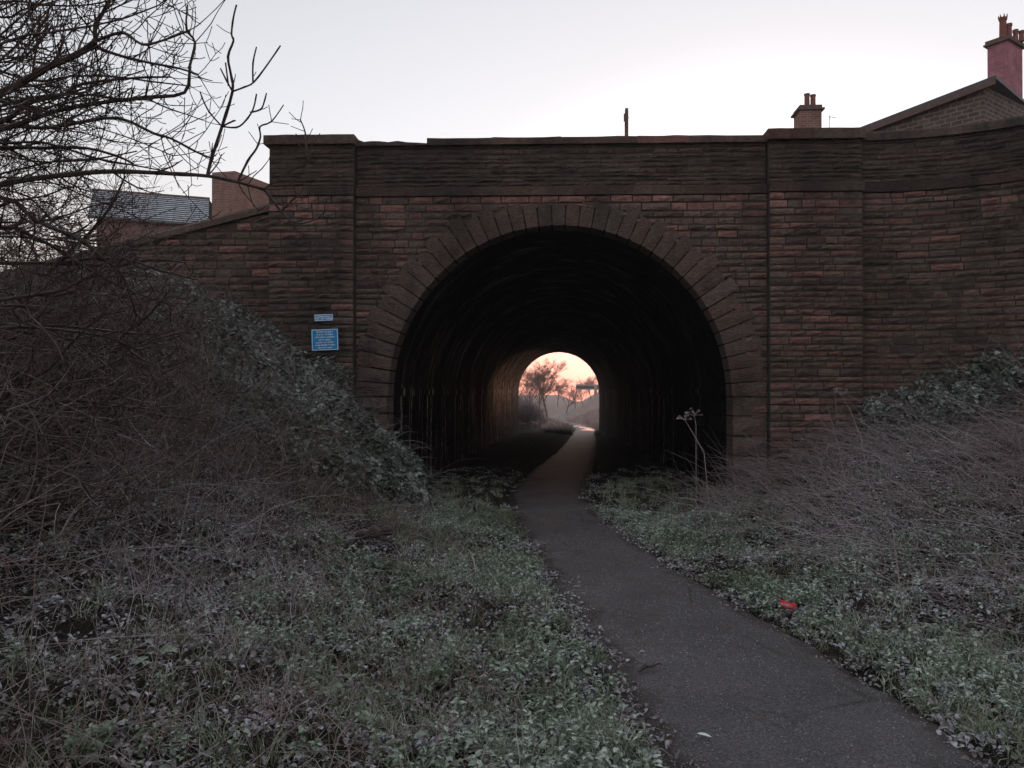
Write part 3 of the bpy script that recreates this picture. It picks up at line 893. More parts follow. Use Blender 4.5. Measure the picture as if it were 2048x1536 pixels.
# small chimney house
def terrace():
    p = at(1620, 258, 26.0)
    t = empty('terraced_house', (p.x, 27.5, ROADZ)); tag(t, 'house hidden behind the parapet with a narrow two-pot chimney and aerial', 'house')
    x0, x1, rz = p.x - 4.0, p.x + .75, p.z - .12
    Mi = None
    mb = MB(); mb.box(x0, x1, 25.2, 30.2, ROADZ, rz - 2.2); w = mb.build('wall', M['brick_brown'], t)
    mb = MB()
    ym = 27.7; A = [(x0 - .2, 24.9, rz - 2.25), (x1 + .2, 24.9, rz - 2.25), (x1 + .2, ym, rz), (x0 - .2, ym, rz)]
    B = [(x0 - .2, 30.5, rz - 2.25), (x0 - .2, ym, rz), (x1 + .2, ym, rz), (x1 + .2, 30.5, rz - 2.25)]
    mb.poly(A); mb.poly(B); mb.poly((A[0], A[3], B[0])); mb.poly((A[1], B[3], A[2])); rf = mb.build('roof', M['slate'], t)
    k = 26.0 / F
    cw = 42 * k; z0 = rz - 1.6; zt = at(1620, 222, 26.0).z
    mb = MB(); mb.box(p.x - cw/2, p.x + cw/2, 25.9, 26.6, z0, zt); ch = mb.build('chimney', M['brick_brown'], t)
    mb = MB(); mb.box(p.x - cw*.62, p.x + cw*.62, 25.82, 26.68, zt, zt + .06); mb.box(p.x - cw*.52, p.x + cw*.52, 25.88, 26.62, zt + .06, zt + .17); mb.build('cap', M['cap'], ch)
    for px, ph in ((1614, 188), (1626, 190)):
        q = at(px, 212, 26.2); top = at(px, ph, 26.2).z; mb = MB(); zz = zt + .17
        mb.tube([(q.x, 26.2, zz), (q.x, 26.2, zz + .06), (q.x, 26.2, top - .06), (q.x, 26.2, top - .05), (q.x, 26.2, top)], [.10, .088, .082, .098, .098], 12); mb.build('chimney_pot', M['pot'], ch)
    # aerial on a pole fixed to the chimney side
    a0 = at(1659, 262, 26.4); a1 = at(1659, 231, 26.4); a2 = at(1673, 236, 26.7)
    mb = MB(); mb.tube([(a0.x, 26.4, rz - .6), a1], .010, 5)
    mb.tube([at(1657, 233, 26.4), a2], .008, 4)
    for f in (.1, .3, .5, .7, .9):
        q = at(1657, 233, 26.4).lerp(a2, f); mb.tube([q + Vector((0, -.1, .05)), q + Vector((0, .1, -.05))], .004, 3)
    mb.build('aerial', M['metal'], t)
terrace()

# stone gable house with the big chimney
def gable_house():
    Y0 = 22.0
    top = at(1992, 168, Y0 + .2); low = at(1715, 266, Y0 + 2.6); cor = at(1968, 262, Y0)
    t = empty('gabled_house', (cor.x, Y0, ROADZ)); tag(t, 'pointed stone house with a long slate verge and a tall pink chimney', 'house')
    slope = (top.z - low.z) / (top.x - low.x)
    def roofz(x): return top.z + (x - top.x) * slope
    # left wall recedes to the left, right wall recedes to the right
    xl = low.x - 1.5; yl = Y0 + 4.0
    xr, yr = cor.x + 4.0, Y0 + 3.2
    zc = roofz(cor.x)
    hi = top.z - .02
    mb = MB()
    L = math.hypot(cor.x - xl, yl - Y0); Rr = math.hypot(xr - cor.x, yr - Y0)
    mb.poly(((xl, yl, ROADZ), (cor.x, Y0, ROADZ), (cor.x, Y0, zc), (xl, yl, roofz(xl))), 0, [(0, 0), (L, 0), (L, zc - ROADZ), (0, roofz(xl) - ROADZ)])
    mb.poly(((cor.x, Y0, ROADZ), (xr, yr, ROADZ), (xr, yr, hi), (cor.x + .35, Y0 + .28, hi), (cor.x, Y0, zc)), 0, [(0, 0), (Rr, 0), (Rr, hi - ROADZ), (.45, hi - ROADZ), (0, zc - ROADZ)])
    mb.poly(((xl, yl, ROADZ), (xl, yl, roofz(xl)), (xl + 3, yl + 4, roofz(xl)), (xl + 3, yl + 4, ROADZ)))
    mb.build('wall', M['rubble'], t)
    # roof slab with projecting verge
    d = Vector((cor.x - xl, Y0 - yl, 0)).normalized(); nrm = Vector((d.y, -d.x, 0))
    if nrm.y > 0: nrm = -nrm
    e0 = Vector((xl, yl, roofz(xl))) - d * .4 + nrm * .16; e1 = Vector((cor.x, Y0, zc)) + d * .35 + nrm * .16
    e0.z = roofz(e0.x) ; e1.z = roofz(e1.x)
    back = -nrm * 6.0
    mb = MB()
    Q = [e0, e1, e1 + back, e0 + back]
    th = Vector((0, 0, .09))
    mb.poly([q + th for q in Q]); mb.poly(Q[::-1])
    for a, b in ((0, 1), (1, 2), (2, 3), (3, 0)): mb.poly((Q[a], Q[b], Q[b] + th, Q[a] + th))
    rf = mb.build('roof', M['slate'], t)
    mb = MB(); f0, f1 = e0 + nrm * .03, e1 + nrm * .03
    dn = Vector((0, 0, -.16))
    mb.poly((f0 + dn, f1 + dn, f1, f0)); mb.poly((f0 + dn - nrm*.06, f0 - nrm*.06, f1 - nrm*.06, f1 + dn - nrm*.06)); mb.poly((f0 + dn, f0 + dn - nrm*.06, f1 + dn - nrm*.06, f1 + dn)); mb.poly((f0, f1, f1 - nrm*.06, f0 - nrm*.06))
    mb.build('verge_board', M['cap'], t)
    # chimney turned cornerwise
    cc = at(2016, 165, Y0 + 2.6); A = R(38)
    Mx = Matrix.Translation((cc.x, Y0 + 2.6, 0)) @ Matrix.Rotation(A, 4, 'Z')
    zt = at(2016, 80, Y0 + 2.6).z; zb = cc.z - 1.2
    mb = MB(); mb.box(-.46, 0, 0, .46, 0, 0, M=Mx) if False else None
    mb = MB(); mb.box(-.0, 1.05, .0, .60, zb, zt, M=Mx); ch = mb.build('chimney', M['brick_red'], t)
    mb = MB(); mb.box(-.09, 1.14, -.09, .69, zt, zt + .05, M=Mx); mb.box(-.05, 1.10, -.05, .65, zt + .05, zt + .16, M=Mx); mb.build('cap', M['cap'], ch)
    for px, py, r in ((2006, 36, .125), (2018, 48, .10), (2031, 60, .09), (2043, 62, .09)):
        q = at(px, 70, Y0 + 3.1); tp = at(px, py, Y0 + 3.1).z; z0 = zt + .16
        mb = MB(); mb.tube([(q.x, q.y, z0), (q.x, q.y, z0 + .05), (q.x, q.y, tp - .09), (q.x, q.y, tp - .07), (q.x, q.y, tp)], [r, r * .9, r * .82, r, r], 12)
        if px == 2006:
            for k in range(7):
                a = 2 * math.pi * k / 7; mb.tube([(q.x + .11 * math.cos(a), q.y + .11 * math.sin(a), tp - .02), (q.x + .13 * math.cos(a), q.y + .13 * math.sin(a), tp + .09)], [.03, .008], 4)
        mb.build('chimney_pot', M['pot'], ch)
gable_house()

# wooden pole
p = at(1253, 266, 24); tp = at(1253, 217, 24)
pole = empty('wooden_pole', (p.x, 24, ROADZ)); tag(pole, 'short weathered wooden pole standing up behind the middle of the parapet', 'pole')
mb = MB(); mb.tube([(p.x, 24, ROADZ), (p.x, 24, p.z), (p.x, 24, p.z + .3), (p.x + .005, 24, tp.z - .08), (p.x + .005, 24, tp.z)], [.072, .060, .060, .055, .050], 9); mb.build('shaft', M['wood'], pole)
mb = MB(); mb.box(p.x - .085, p.x - .045, 23.96, 24.03, tp.z - .40, tp.z - .17); mb.build('bracket', M['metal'], pole)
mb = MB(); mb.tube([(p.x - .08, 24, tp.z - .25), (p.x + .08, 23.97, tp.z - .3)], .012, 6); mb.build('bolt', M['metal'], pole)

# slate-roofed house and brick block, left
def left_houses():
    Y0 = 40.0
    a = at(186, 381, Y0 + 2.2); b = at(418, 399, Y0 + 4.4)
    ea = at(176, 432, Y0); eb = at(418, 450, Y0 + 2.2)
    ROADZ = 3.0
    t = empty('slate_roofed_house', (ea.x, Y0, ROADZ)); tag(t, 'low brick house with a frosty ribbed slate roof behind the bare branches', 'house')
    n = 13
    for k in range(n):
        f0, f1 = k / n, (k + 1) / n + .012
        P0, P1 = ea.lerp(a, f0), eb.lerp(b, f0); P2, P3 = eb.lerp(b, f1), ea.lerp(a, f1)
        up = Vector((0, -.03, .05)); mb = MB()
        mb.poly((P0 + up, P1 + up, P2, P3)); mb.poly((P0, P1, P1 + up, P0 + up), 1); mb.build('slate_course', [M['slate_frost'], M['slate']], t)
    off = Vector((0, 4.4, 0))
    mb = MB(); bk = [a, b, eb + off, ea + off]; mb.poly(bk); mb.build('rear_roof', M['slate'], t)
    mb = MB(); mb.tube([a + Vector((-.05, 0, .03)), b + Vector((.05, 0, .03))], .09, 6); mb.build('ridge', M['cap'], t)
    w0, w1 = ea + Vector((.25, .35, -.08)), eb + Vector((0, .35, -.08)); H = w0.z - ROADZ; L = (w1 - w0).length
    g0, g1 = Vector((w0.x, w0.y, ROADZ)), Vector((w1.x, w1.y, ROADZ))
    mb = MB(); mb.poly((g0, g1, w1, w0), 0, [(0, 0), (L, 0), (L, H), (0, H)])
    r0 = g0 + off * .92; mb.poly((r0, g0, w0, a + Vector((.25, 0, -.1)), w0 + off * .92), 0, [(0, 0), (4, 0), (4, H), (2, H + 1.4), (0, H)])
    mb.build('wall', M['brick_brown'], t)
    mb = MB(); mb.tube([ea + Vector((0, -.06, -.06)), eb + Vector((0, -.06, -.06))], .065, 6); mb.build('gutter', M['metal'], t)
    # tall brick block
    Y1 = 36.0
    c0 = at(424, 345, Y1 + 1.2); c1 = at(470, 342, Y1); c2 = at(560, 376, Y1 + 1.6)
    t2 = empty('brick_house', (c1.x, Y1, ROADZ)); tag(t2, 'plain brown brick house end rising beside the bridge pier', 'house')
    gr = lambda v: Vector((v.x, v.y, ROADZ)); H = c1.z - ROADZ
    mb = MB(); mb.poly((gr(c0), gr(c1), c1, c0), 0, [(0, 0), (1.6, 0), (1.6, H), (0, H)])
    L = (gr(c2) - gr(c1)).length
    mb.poly((gr(c1), gr(c2), c2, c1), 0, [(0, 0), (L, 0), (L, c2.z - ROADZ), (0, H)])
    d0, d2 = c0 + Vector((1.2, 4, 0)), c2 + Vector((0, 4, 0)); mb.poly((gr(c2), gr(d2), d2, c2)); mb.poly((gr(d0), gr(c0), c0, d0)); mb.poly((gr(d2), gr(d0), d0, d2))
    mb.build('wall', M['brick_brown'], t2)
    mb = MB(); mb.poly((c0 + Vector((0, 0, .002)), c1 + Vector((0, 0, .002)), c2 + Vector((0, 0, .002)), d2, d0)); mb.build('roof', M['slate'], t2)
def mat_slate_frost():
    t = NT('frosted_slate'); p = t.pos()
    t.color(t.ramp(t.noise(p, 2.2, 5), [(0.3, (.26, .29, .33)), (.7, (.60, .65, .70))])); t.rough(.55)
    return t.mat
M['slate_frost'] = mat_slate_frost()
left_houses()

# ------------------------------------------------------------------ plants: prototypes kept out of the scene, spread by geometry nodes
PROTO = {}
def proto(coll, mb, mat):
    c = PROTO.get(coll)
    if c is None:
        c = PROTO[coll] = bpy.data.collections.new(coll)
    o = bpy.data.objects.new('%s_%02d' % (coll, len(c.objects)), mb.mesh(coll, mat))
    c.objects.link(o)

def ribbon(mb, p, d, L, w, bend, n=3, taper=1.0, curl=0.0):
    """a grass blade: starts at p, heads along d, droops by bend"""
    d = Vector(d).normalized(); P = Vector(p); side = d.cross(Vector((0, 0, 1)))
    side = side.normalized() if side.length > 1e-3 else Vector((1, 0, 0))
    side = Matrix.Rotation(rnd.uniform(-.8, .8), 3, d) @ side
    V, Fc = [], []
    for i in range(n + 1):
        t = i / n; ww = w * (1 - taper * t ** 1.5)
        if i < n: V += [P - side * ww / 2, P + side * ww / 2]
        else: V += [P]
        d = (d + Vector((rnd.uniform(-curl, curl), rnd.uniform(-curl, curl), -bend / n * (0.5 + t)))).normalized()
        P = P + d * (L / n)
    for i in range(n - 1): Fc.append((2*i, 2*i+1, 2*i+3, 2*i+2))
    Fc.append((2*n-2, 2*n-1, 2*n))
    mb.add(V, Fc)

def leaf(mb, p, d, nrm, L, W, fold=.25, droop=.3):
    """a pointed leaf, folded along its midrib"""
    d = Vector(d).normalized(); nrm = Vector(nrm); s = d.cross(nrm).normalized(); nrm = s.cross(d).normalized()
    p = Vector(p)
    m1 = p + d * L * .4 - nrm * 0; m2 = p + d * L * .75 - nrm * droop * L * .25; tip = p + d * L - nrm * droop * L * .55
    u = nrm * fold * W
    V = [p, m1, m2, tip, p + d * L * .18 + s * W * .42 + u * .7, p + d * L * .5 + s * W * .5 + u - nrm * droop * L * .1, p + d * L * .8 + s * W * .27 + u * .5 - nrm * droop * L * .3,
         p + d * L * .18 - s * W * .42 + u * .7, p + d * L * .5 - s * W * .5 + u - nrm * droop * L * .1, p + d * L * .8 - s * W * .27 + u * .5 - nrm * droop * L * .3]
    mb.add(V, [(0, 4, 1), (4, 5, 1), (1, 5, 2), (5, 6, 2), (2, 6, 3), (0, 1, 7), (7, 1, 8), (1, 2, 8), (8, 2, 9), (2, 3, 9)])

def rdir(lo, hi):
    a = rnd.uniform(0, 2 * math.pi); e = R(rnd.uniform(lo, hi))
    return Vector((math.cos(a) * math.cos(e), math.sin(a) * math.cos(e), math.sin(e)))

def arc(mb, p, d, L, r, bend, n=5, sides=3, wob=.12):
    d = Vector(d).normalized(); P = Vector(p); pts, rad = [], []
    for i in range(n + 1):
        pts.append(P.copy()); rad.append(r * (1 - .6 * i / n))
        d = (d + Vector((rnd.uniform(-wob, wob), rnd.uniform(-wob, wob), rnd.uniform(-wob, wob) * .6 - bend / n))).normalized()
        P = P + d * (L / n)
    mb.tube(pts, rad, sides, cap=False); return pts, d

for k in range(6):          # low broad-leaved weeds (nettle, ground elder)
    mb = MB()
    for _ in range(rnd.randint(4, 7)):
        a = rnd.uniform(0, 6.28); q = rnd.uniform(0, .09); h = rnd.uniform(.05, .17)
        b = Vector((q * math.cos(a), q * math.sin(a), 0)); tp = b + Vector((rnd.uniform(-.04, .04), rnd.uniform(-.04, .04), h))
        mb.tube([b, tp], [.002, .0015], 3, cap=False)
        for t in range(rnd.randint(3, 6)):
            f = rnd.uniform(.45, 1); dd = rdir(-25, 25); nn = Vector((rnd.uniform(-.4, .4), rnd.uniform(-.4, .4), 1))
            S = rnd.uniform(.022, .05)
            leaf(mb, b.lerp(tp, f), dd, nn, S, S * rnd.uniform(.5, .75), rnd.uniform(.05, .35), rnd.uniform(.1, .9))
    proto('proto_weed', mb, M['leaf'])
for k in range(5):          # dead leaf litter
    mb = MB()
    for _ in range(12):
        a = rnd.uniform(0, 6.28); q = rnd.uniform(0, .14); S = rnd.uniform(.025, .06)
        leaf(mb, (q * math.cos(a), q * math.sin(a), rnd.uniform(.005, .03)), rdir(-10, 30), (rnd.uniform(-.6, .6), rnd.uniform(-.6, .6), 1), S, S * .7, rnd.uniform(.1, .7), rnd.uniform(-.4, .8))
    proto('proto_litter', mb, M['litter'])
for k in range(5):          # ivy and bramble leaf clumps
    mb = MB()
    for _ in range(26):
        dd = rdir(5, 90); p = dd * rnd.uniform(.05, .2); S = rnd.uniform(.045, .085)
        out = Vector((dd.x, dd.y, 0)) + Vector((rnd.uniform(-.3, .3), rnd.uniform(-.3, .3), -rnd.uniform(.1, .9)))
        leaf(mb, p, out, dd + Vector((rnd.uniform(-.4, .4), rnd.uniform(-.4, .4), .5)), S, S * rnd.uniform(.7, .95), rnd.uniform(.02, .2), rnd.uniform(.1, .6))
    for _ in range(3): arc(mb, (0, 0, 0), rdir(10, 70), .25, .003, .5, 3)
    proto('proto_ivy', mb, M['ivy'])
def scatter(name, coll, pts, scl, label, cat, rot=None, tilt=.2):
    n = len(pts)
    me = bpy.data.meshes.new(name)
    me.from_pydata([tuple(map(float, p)) for p in pts], [], [])
    if rot is None:
        rot = np.stack([npr.normal(0, tilt, n), npr.normal(0, tilt, n), npr.uniform(0, 2 * np.pi, n)], -1)
    a = me.attributes.new('rot', 'FLOAT_VECTOR', 'POINT'); a.data.foreach_set('vector', np.ascontiguousarray(rot, np.float32).ravel())
    a = me.attributes.new('scl', 'FLOAT', 'POINT'); a.data.foreach_set('value', np.ascontiguousarray(scl, np.float32))
    a = me.attributes.new('idx', 'INT', 'POINT'); a.data.foreach_set('value', npr.integers(0, 1000, n).astype(np.int32))
    o = bpy.data.objects.new(name, me); COL.objects.link(o)
    ng = bpy.data.node_groups.new('spread_' + name, 'GeometryNodeTree')
    ng.interface.new_socket('Geometry', in_out='INPUT', socket_type='NodeSocketGeometry')
    ng.interface.new_socket('Geometry', in_out='OUTPUT', socket_type='NodeSocketGeometry')
    gi, go = ng.nodes.new('NodeGroupInput'), ng.nodes.new('NodeGroupOutput')
    ci = ng.nodes.new('GeometryNodeCollectionInfo'); ci.inputs['Collection'].default_value = PROTO[coll]
    ci.inputs['Separate Children'].default_value = True; ci.inputs['Reset Children'].default_value = True
    ip = ng.nodes.new('GeometryNodeInstanceOnPoints'); ip.inputs['Pick Instance'].default_value = True
    def na(nm, ty):
        k = ng.nodes.new('GeometryNodeInputNamedAttribute'); k.data_type = ty; k.inputs['Name'].default_value = nm; return k.outputs['Attribute']
    L = ng.links
    L.new(gi.outputs[0], ip.inputs['Points']); L.new(ci.outputs[0], ip.inputs['Instance'])
    L.new(na('idx', 'INT'), ip.inputs['Instance Index']); L.new(na('rot', 'FLOAT_VECTOR'), ip.inputs['Rotation'])
    L.new(na('scl', 'FLOAT'), ip.inputs['Scale']); L.new(ip.outputs[0], go.inputs[0])
    m = o.modifiers.new('spread', 'NODES'); m.node_group = ng
    tag(o, label, cat, kind='stuff'); return o

def field(n, x0, x1, y0, y1, dens, dz=0.0):
    """random ground points kept with probability dens(x, y, distance outside the path)"""
    x = npr.uniform(x0, x1, n); y = npr.uniform(y0, y1, n)
    l, r = edges(y); off = np.maximum(l - x, x - r)
    k = npr.uniform(0, 1, n) < dens(x, y, off)
    k &= (y > FACE) | (y < np.where(x > 5.03, FACE - RC + np.sqrt(np.maximum(RC * RC - (x - 5.03) ** 2, 0)), FACE) - .15)
    x, y, off = x[k], y[k], off[k]
    return np.stack([x, y, ground_z(x, y) + dz], -1), off

def nz(x, y, s, seed=0.0):     # cheap smooth patch noise 0..1
    return .5 + .25 * (np.sin(x * s + 1.7 * np.sin(y * s * .7 + seed)) + np.sin(y * s * 1.3 + 1.3 * np.sin(x * s * .9 - seed)))


def raw_mesh(name, V, faces, mat):
    """V (n,3); faces: list of (m,k) index arrays"""
    me = bpy.data.meshes.new(name)
    me.vertices.add(len(V)); me.vertices.foreach_set('co', np.ascontiguousarray(V, np.float32).ravel())
    li = np.concatenate([f.ravel() for f in faces]).astype(np.int32)
    sizes = np.concatenate([np.full(len(f), f.shape[1]) for f in faces])
    st = np.concatenate([[0], np.cumsum(sizes)[:-1]]).astype(np.int32)
    me.loops.add(len(li)); me.loops.foreach_set('vertex_index', li)
    me.polygons.add(len(sizes)); me.polygons.foreach_set('loop_start', st)
    me.materials.append(mat); me.update(calc_edges=True); me.validate()
    return me

def unit(v): return v / np.maximum(np.linalg.norm(v, axis=-1, keepdims=True), 1e-9)

def walk(root, d, L, bend, n, wob):
    """paths (N, n+1, 3) that start at root along d and droop by bend"""
    N = len(root); P = [root]; d = unit(d); p = root
    for i in range(n):
        p = p + d * (L / n)[:, None]; P.append(p)
        k = npr.normal(0, wob, (N, 3)); k[:, 2] -= bend / n * (0.5 + (i + 1) / n)
        d = unit(d + k)
    return np.stack(P, 1)

def np_ribbons(name, root, d, L, w, bend, n, mat, wob=.12):
    P = walk(root, d, L, bend, n, wob); N = len(root)
    side = unit(np.cross(unit(d), npr.normal(0, 1, (N, 3)) * .5 + np.array([0, 0, 1.0])))
    V = np.zeros((N, 2 * n + 1, 3))
    for i in range(n):
        ww = (w * (1 - (i / n) ** 1.5) * .5)[:, None]
        V[:, 2*i] = P[:, i] - side * ww; V[:, 2*i+1] = P[:, i] + side * ww
    V[:, 2*n] = P[:, n]
    b = (np.arange(N) * (2 * n + 1))[:, None]
    quads = [b + np.array([[2*i, 2*i+1, 2*i+3, 2*i+2]]) for i in range(n - 1)]
    tri = b + np.array([[2*n-2, 2*n-1, 2*n]])
    return raw_mesh(name, V.reshape(-1, 3), ([np.concatenate(quads)] if quads else []) + [tri], mat)

def np_tubes(name, P, r0, r1, mat, sides=3):
    N, n1, _ = P.shape
    T = np.gradient(P, axis=1); T = unit(T)
    ref = unit(npr.normal(0, 1, (N, 1, 3)))
    U = unit(np.cross(T, ref)); W = np.cross(T, U)
    rr = (r0[:, None] + (r1 - r0)[:, None] * np.linspace(0, 1, n1)[None])[:, :, None]
    V = np.stack([P + (U * math.cos(2*math.pi*k/sides) + W * math.sin(2*math.pi*k/sides)) * rr for k in range(sides)], 2)
    idx = np.arange(N * n1 * sides).reshape(N, n1, sides)
    Fq = []
    for k in range(sides):
        k2 = (k + 1) % sides
        Fq.append(np.stack([idx[:, :-1, k], idx[:, :-1, k2], idx[:, 1:, k2], idx[:, 1:, k]], -1).reshape(-1, 4))
    return raw_mesh(name, V.reshape(-1, 3), [np.concatenate(Fq)], mat)

def stuff(name, me, label, cat):
    o = bpy.data.objects.new(name, me); COL.objects.link(o)
    return tag(o, label, cat, kind='stuff')

def rdirs(N, lo, hi):
    a = npr.uniform(0, 2 * np.pi, N); e = np.radians(npr.uniform(lo, hi, N))
    return np.stack([np.cos(a) * np.cos(e), np.sin(a) * np.cos(e), np.sin(e)], -1)

def clumped(P, k, r):
    """k blades round each point"""
    Q = np.repeat(P, k, 0); N = len(Q)
    Q = Q + np.stack([npr.normal(0, r, N), npr.normal(0, r, N), np.zeros(N)], -1)
    Q[:, 2] = ground_z(Q[:, 0], Q[:, 1]) - .01
    return Q

def free(Q, m):
    l, r = edges(Q[:, 1]); return Q[np.maximum(l - Q[:, 0], Q[:, 0] - r) > m]
def on_ground(px, py):
    """the ground point seen at a picture point"""
    lo, hi = 1.5, 40.0
    for _ in range(50):
        m = (lo + hi) / 2; p = at(px, py, m)
        if p.z > gz(p.x, m) + 0.01: lo = m
        else: hi = m
    p = at(px, py, lo); return Vector((p.x, lo, gz(p.x, lo)))
KEEP = [(on_ground(1576, 1226), .10), (on_ground(1568, 1250), .12), (on_ground(742, 1085), .30), (on_ground(742, 1105), .25), (on_ground(952, 1160), .05)]
def clear(P):
    k = np.ones(len(P), bool)
    for c, r in KEEP: k &= (P[:, 0] - c.x) ** 2 + (P[:, 1] - c.y) ** 2 > r * r
    return P[k]
def infront(x, y, o): return (y < FACE - .15) | (np.abs(x) < TW - .1)
NEAR = lambda y: np.interp(y, [2, 4, 8, 14], [1.0, .8, .5, .35])
# verge grass
def d_grass(x, y, o): return np.where(o < 0.02, np.where(o > -.05, .12, 0), (.2 + .8 * nz(x, y, 1.5)) * np.interp(o, [0, .3, 1.5, 3.0], [.8, 1, .8, .25])) * np.interp(y, [12, 16, 20], [1, .45, 0]) * infront(x, y, o) * NEAR(y)
P, o = field(20000, -6, 7, 1.6, 17, d_grass)
Q = clear(clumped(P, 22, .035)); N = len(Q); far = np.interp(Q[:, 1], [3, 12], [1, 1.8])
stuff('grass', np_ribbons('grass', Q, rdirs(N, 35, 88), npr.uniform(.07, .24, N), npr.uniform(.003, .0062, N) * far, npr.uniform(.8, 2.4, N), 3, M['grass'], .14), 'frosted green grass on both verges of the path', 'grass')
def d_weed(x, y, o): return np.where(o < 0.0, 0, np.clip(nz(x, y, 2.1, 2) * 1.5 - .25, .08, 1) * np.where(x < .3, np.interp(o, [0, .25, 1.3, 2.6], [.7, 1, .6, .12]), np.interp(o, [0, .25, 1.5, 3.0], [.7, 1, .7, .10]))) * np.interp(y, [11.5, 13.5], [1, 0]) * infront(x, y, o)
P, o = field(36000, -6, 7, 1.6, 15, d_weed); P = clear(P); scatter('frosted_weeds', 'proto_weed', P, npr.uniform(.4, 1.05, len(P)), 'frost-rimmed low leafy weeds carpeting the verges', 'weeds')
def d_lit(x, y, o): return np.where((o > -.36) & (o < .5), np.interp(o, [-.36, -.2, -.08, .0, .15, .5], [.03, .22, .6, 1, 1, .5]) * np.clip(nz(x, y, 3.3, 6) * 1.6 - .1, .15, 1), np.where(o >= .5, .50, .0)) * np.interp(y, [11, 13.5], [1, .12])
P, o = field(34000, -6, 6, 1.6, 20, d_lit); P[:, 2] += np.where(o < .05, .035, .01); scatter('leaf_litter', 'proto_litter', P, npr.uniform(.4, 1.0, len(P)), 'dead frosted leaf litter along the crumbling path edges', 'leaf litter')
# grit and frosted crumbs on the tarmac
for k in range(4):
    mb = MB()
    for _ in range(9):
        c = Vector((rnd.uniform(-.2, .2), rnd.uniform(-.2, .2), .002)); q = rnd.uniform(.002, .0055)
        V = [c + Vector((q * rnd.uniform(.6, 1.3) * math.cos(a), q * rnd.uniform(.6, 1.3) * math.sin(a), 0)) for a in (0, 1.57, 3.14, 4.71)] + [c + Vector((0, 0, q * .9))]
        mb.add(V, [(0, 1, 4), (1, 2, 4), (2, 3, 4), (3, 0, 4)])
    proto('proto_grit', mb, M['grit'])
y = npr.uniform(2.5, 13, 1700); l, r = edges(y); x = l + (r - l) * npr.beta(.7, .7, 1700)
u = (x - l) / (r - l); P = np.stack([x, y, base_z(y) + .012 + .015 * np.sin(np.pi * u) + .006 * np.sin(y * 2.3 + u * 5)], -1)
scatter('gravel', 'proto_grit', P, npr.uniform(.6, 1.3, len(P)), 'loose grit and frosted crumbs strewn over the tarmac', 'gravel', tilt=.0)
# dead grass on the banks
def d_dead(x, y, o):
    left = np.interp(o, [.2, .9, 1.8, 5], [.02, .35, .8, .9]) * (.25 + .75 * nz(x, y, 1.1, 4)); right = np.interp(o, [.6, 1.3, 2.2, 5], [.03, .25, .5, .55]) * (.35 + .65 * nz(x, y, 1.4, 5))
    return np.where(x < 0.3, left, right) * infront(x, y, o) * NEAR(y)
P, o = field(24000, -9, 10, 1.6, 13.2, d_dead); Q = clear(free(clumped(P, 12, .10), .45)); N = len(Q)
stuff('dead_grass', np_ribbons('dead_grass', Q, rdirs(N, 8, 70), npr.uniform(.18, .5, N), npr.uniform(.0025, .005, N) * np.interp(Q[:, 1], [3, 12], [1, 2.0]), npr.uniform(.5, 1.6, N), 4, M['dead'], .2), 'tangled brown dead grass bent over on the banks', 'dead grass')
# leaning dead stems
def d_stem(x, y, o): return np.where(x > 1, np.interp(o, [.9, 1.8, 3], [0, .35, .6]), np.interp(o, [1.3, 3, 4], [.0, .25, .3])) * infront(x, y, o)
P, o = field(9500, -6, 10, 2.3, 13.0, d_stem); Q = clear(free(clumped(P, 3, .14), .6)); N = len(Q)
d = np.stack([-.9 + npr.normal(0, .7, N), npr.normal(0, .6, N), npr.uniform(.1, 1.1, N)], -1)
lf = Q[:, 0] < 1; d[lf, 0] = npr.normal(0, 1, lf.sum()); 
stuff('dead_stems', np_tubes('dead_stems', walk(Q, d, npr.uniform(.3, 1.35, N), npr.uniform(.1, 1.1, N), 5, .08), npr.uniform(.0016, .0042, N) * np.interp(Q[:, 1], [3, 12], [1, 1.6]), np.full(N, .0008), M['stem']), 'pale dead weed stems leaning across the bank below the curved wall', 'dead stems')
# ivy mound against the left pier
def ivy_h(x, y):
    e = ((x + 4.6) / 2.6) ** 2 + ((y - 11.5) / 2.8) ** 2
    return np.clip(1 - e, 0, 1) ** .5
x = npr.uniform(-7.4, -1.4, 17000); y = npr.uniform(8.6, 13.0, 17000); h = ivy_h(x, y) * (.25 + .45 * nz(x, y, 2.3, 1) + .5 * nz(x, y, 4.7, 2)); k = (h > .10) & (npr.uniform(0, 1, 17000) < .35 + .65 * nz(x, y, 6.3, 4))
x, y, h = x[k], y[k], h[k]; f = npr.uniform(.55, 1.0, len(x)) ** .6
P = np.stack([x, y, ground_z(x, y) + h * .75 * f], -1)
scatter('ivy', 'proto_ivy', P, npr.uniform(.35, 1.35, len(P)), 'frosted dark ivy and bramble mound climbing to the left pier', 'ivy', tilt=.5)
x = npr.normal(-3.95, .35, 420); z = npr.uniform(.6, 2.25, 420); k = (x < -3.5) & (x > -4.85) & (z < 2.3 - np.abs(x + 3.9) * .9)
P = np.stack([x[k], np.full(k.sum(), FACE - .17), z[k]], -1); n = len(P)
scatter('pier_ivy', 'proto_ivy', P, npr.uniform(.3, .8, n), 'dark ivy climbing the pier under the blue signs', 'ivy', np.stack([npr.normal(1.2, .25, n), npr.normal(0, .25, n), npr.normal(0, .3, n)], -1))
x = npr.uniform(-6.8, -2.0, 900); y = npr.uniform(9.0, 12.6, 900); h = ivy_h(x, y); k = h > .2; x, y, h = x[k], y[k], h[k]; N = len(x)
P = np.stack([x, y, ground_z(x, y) + h * .7], -1)
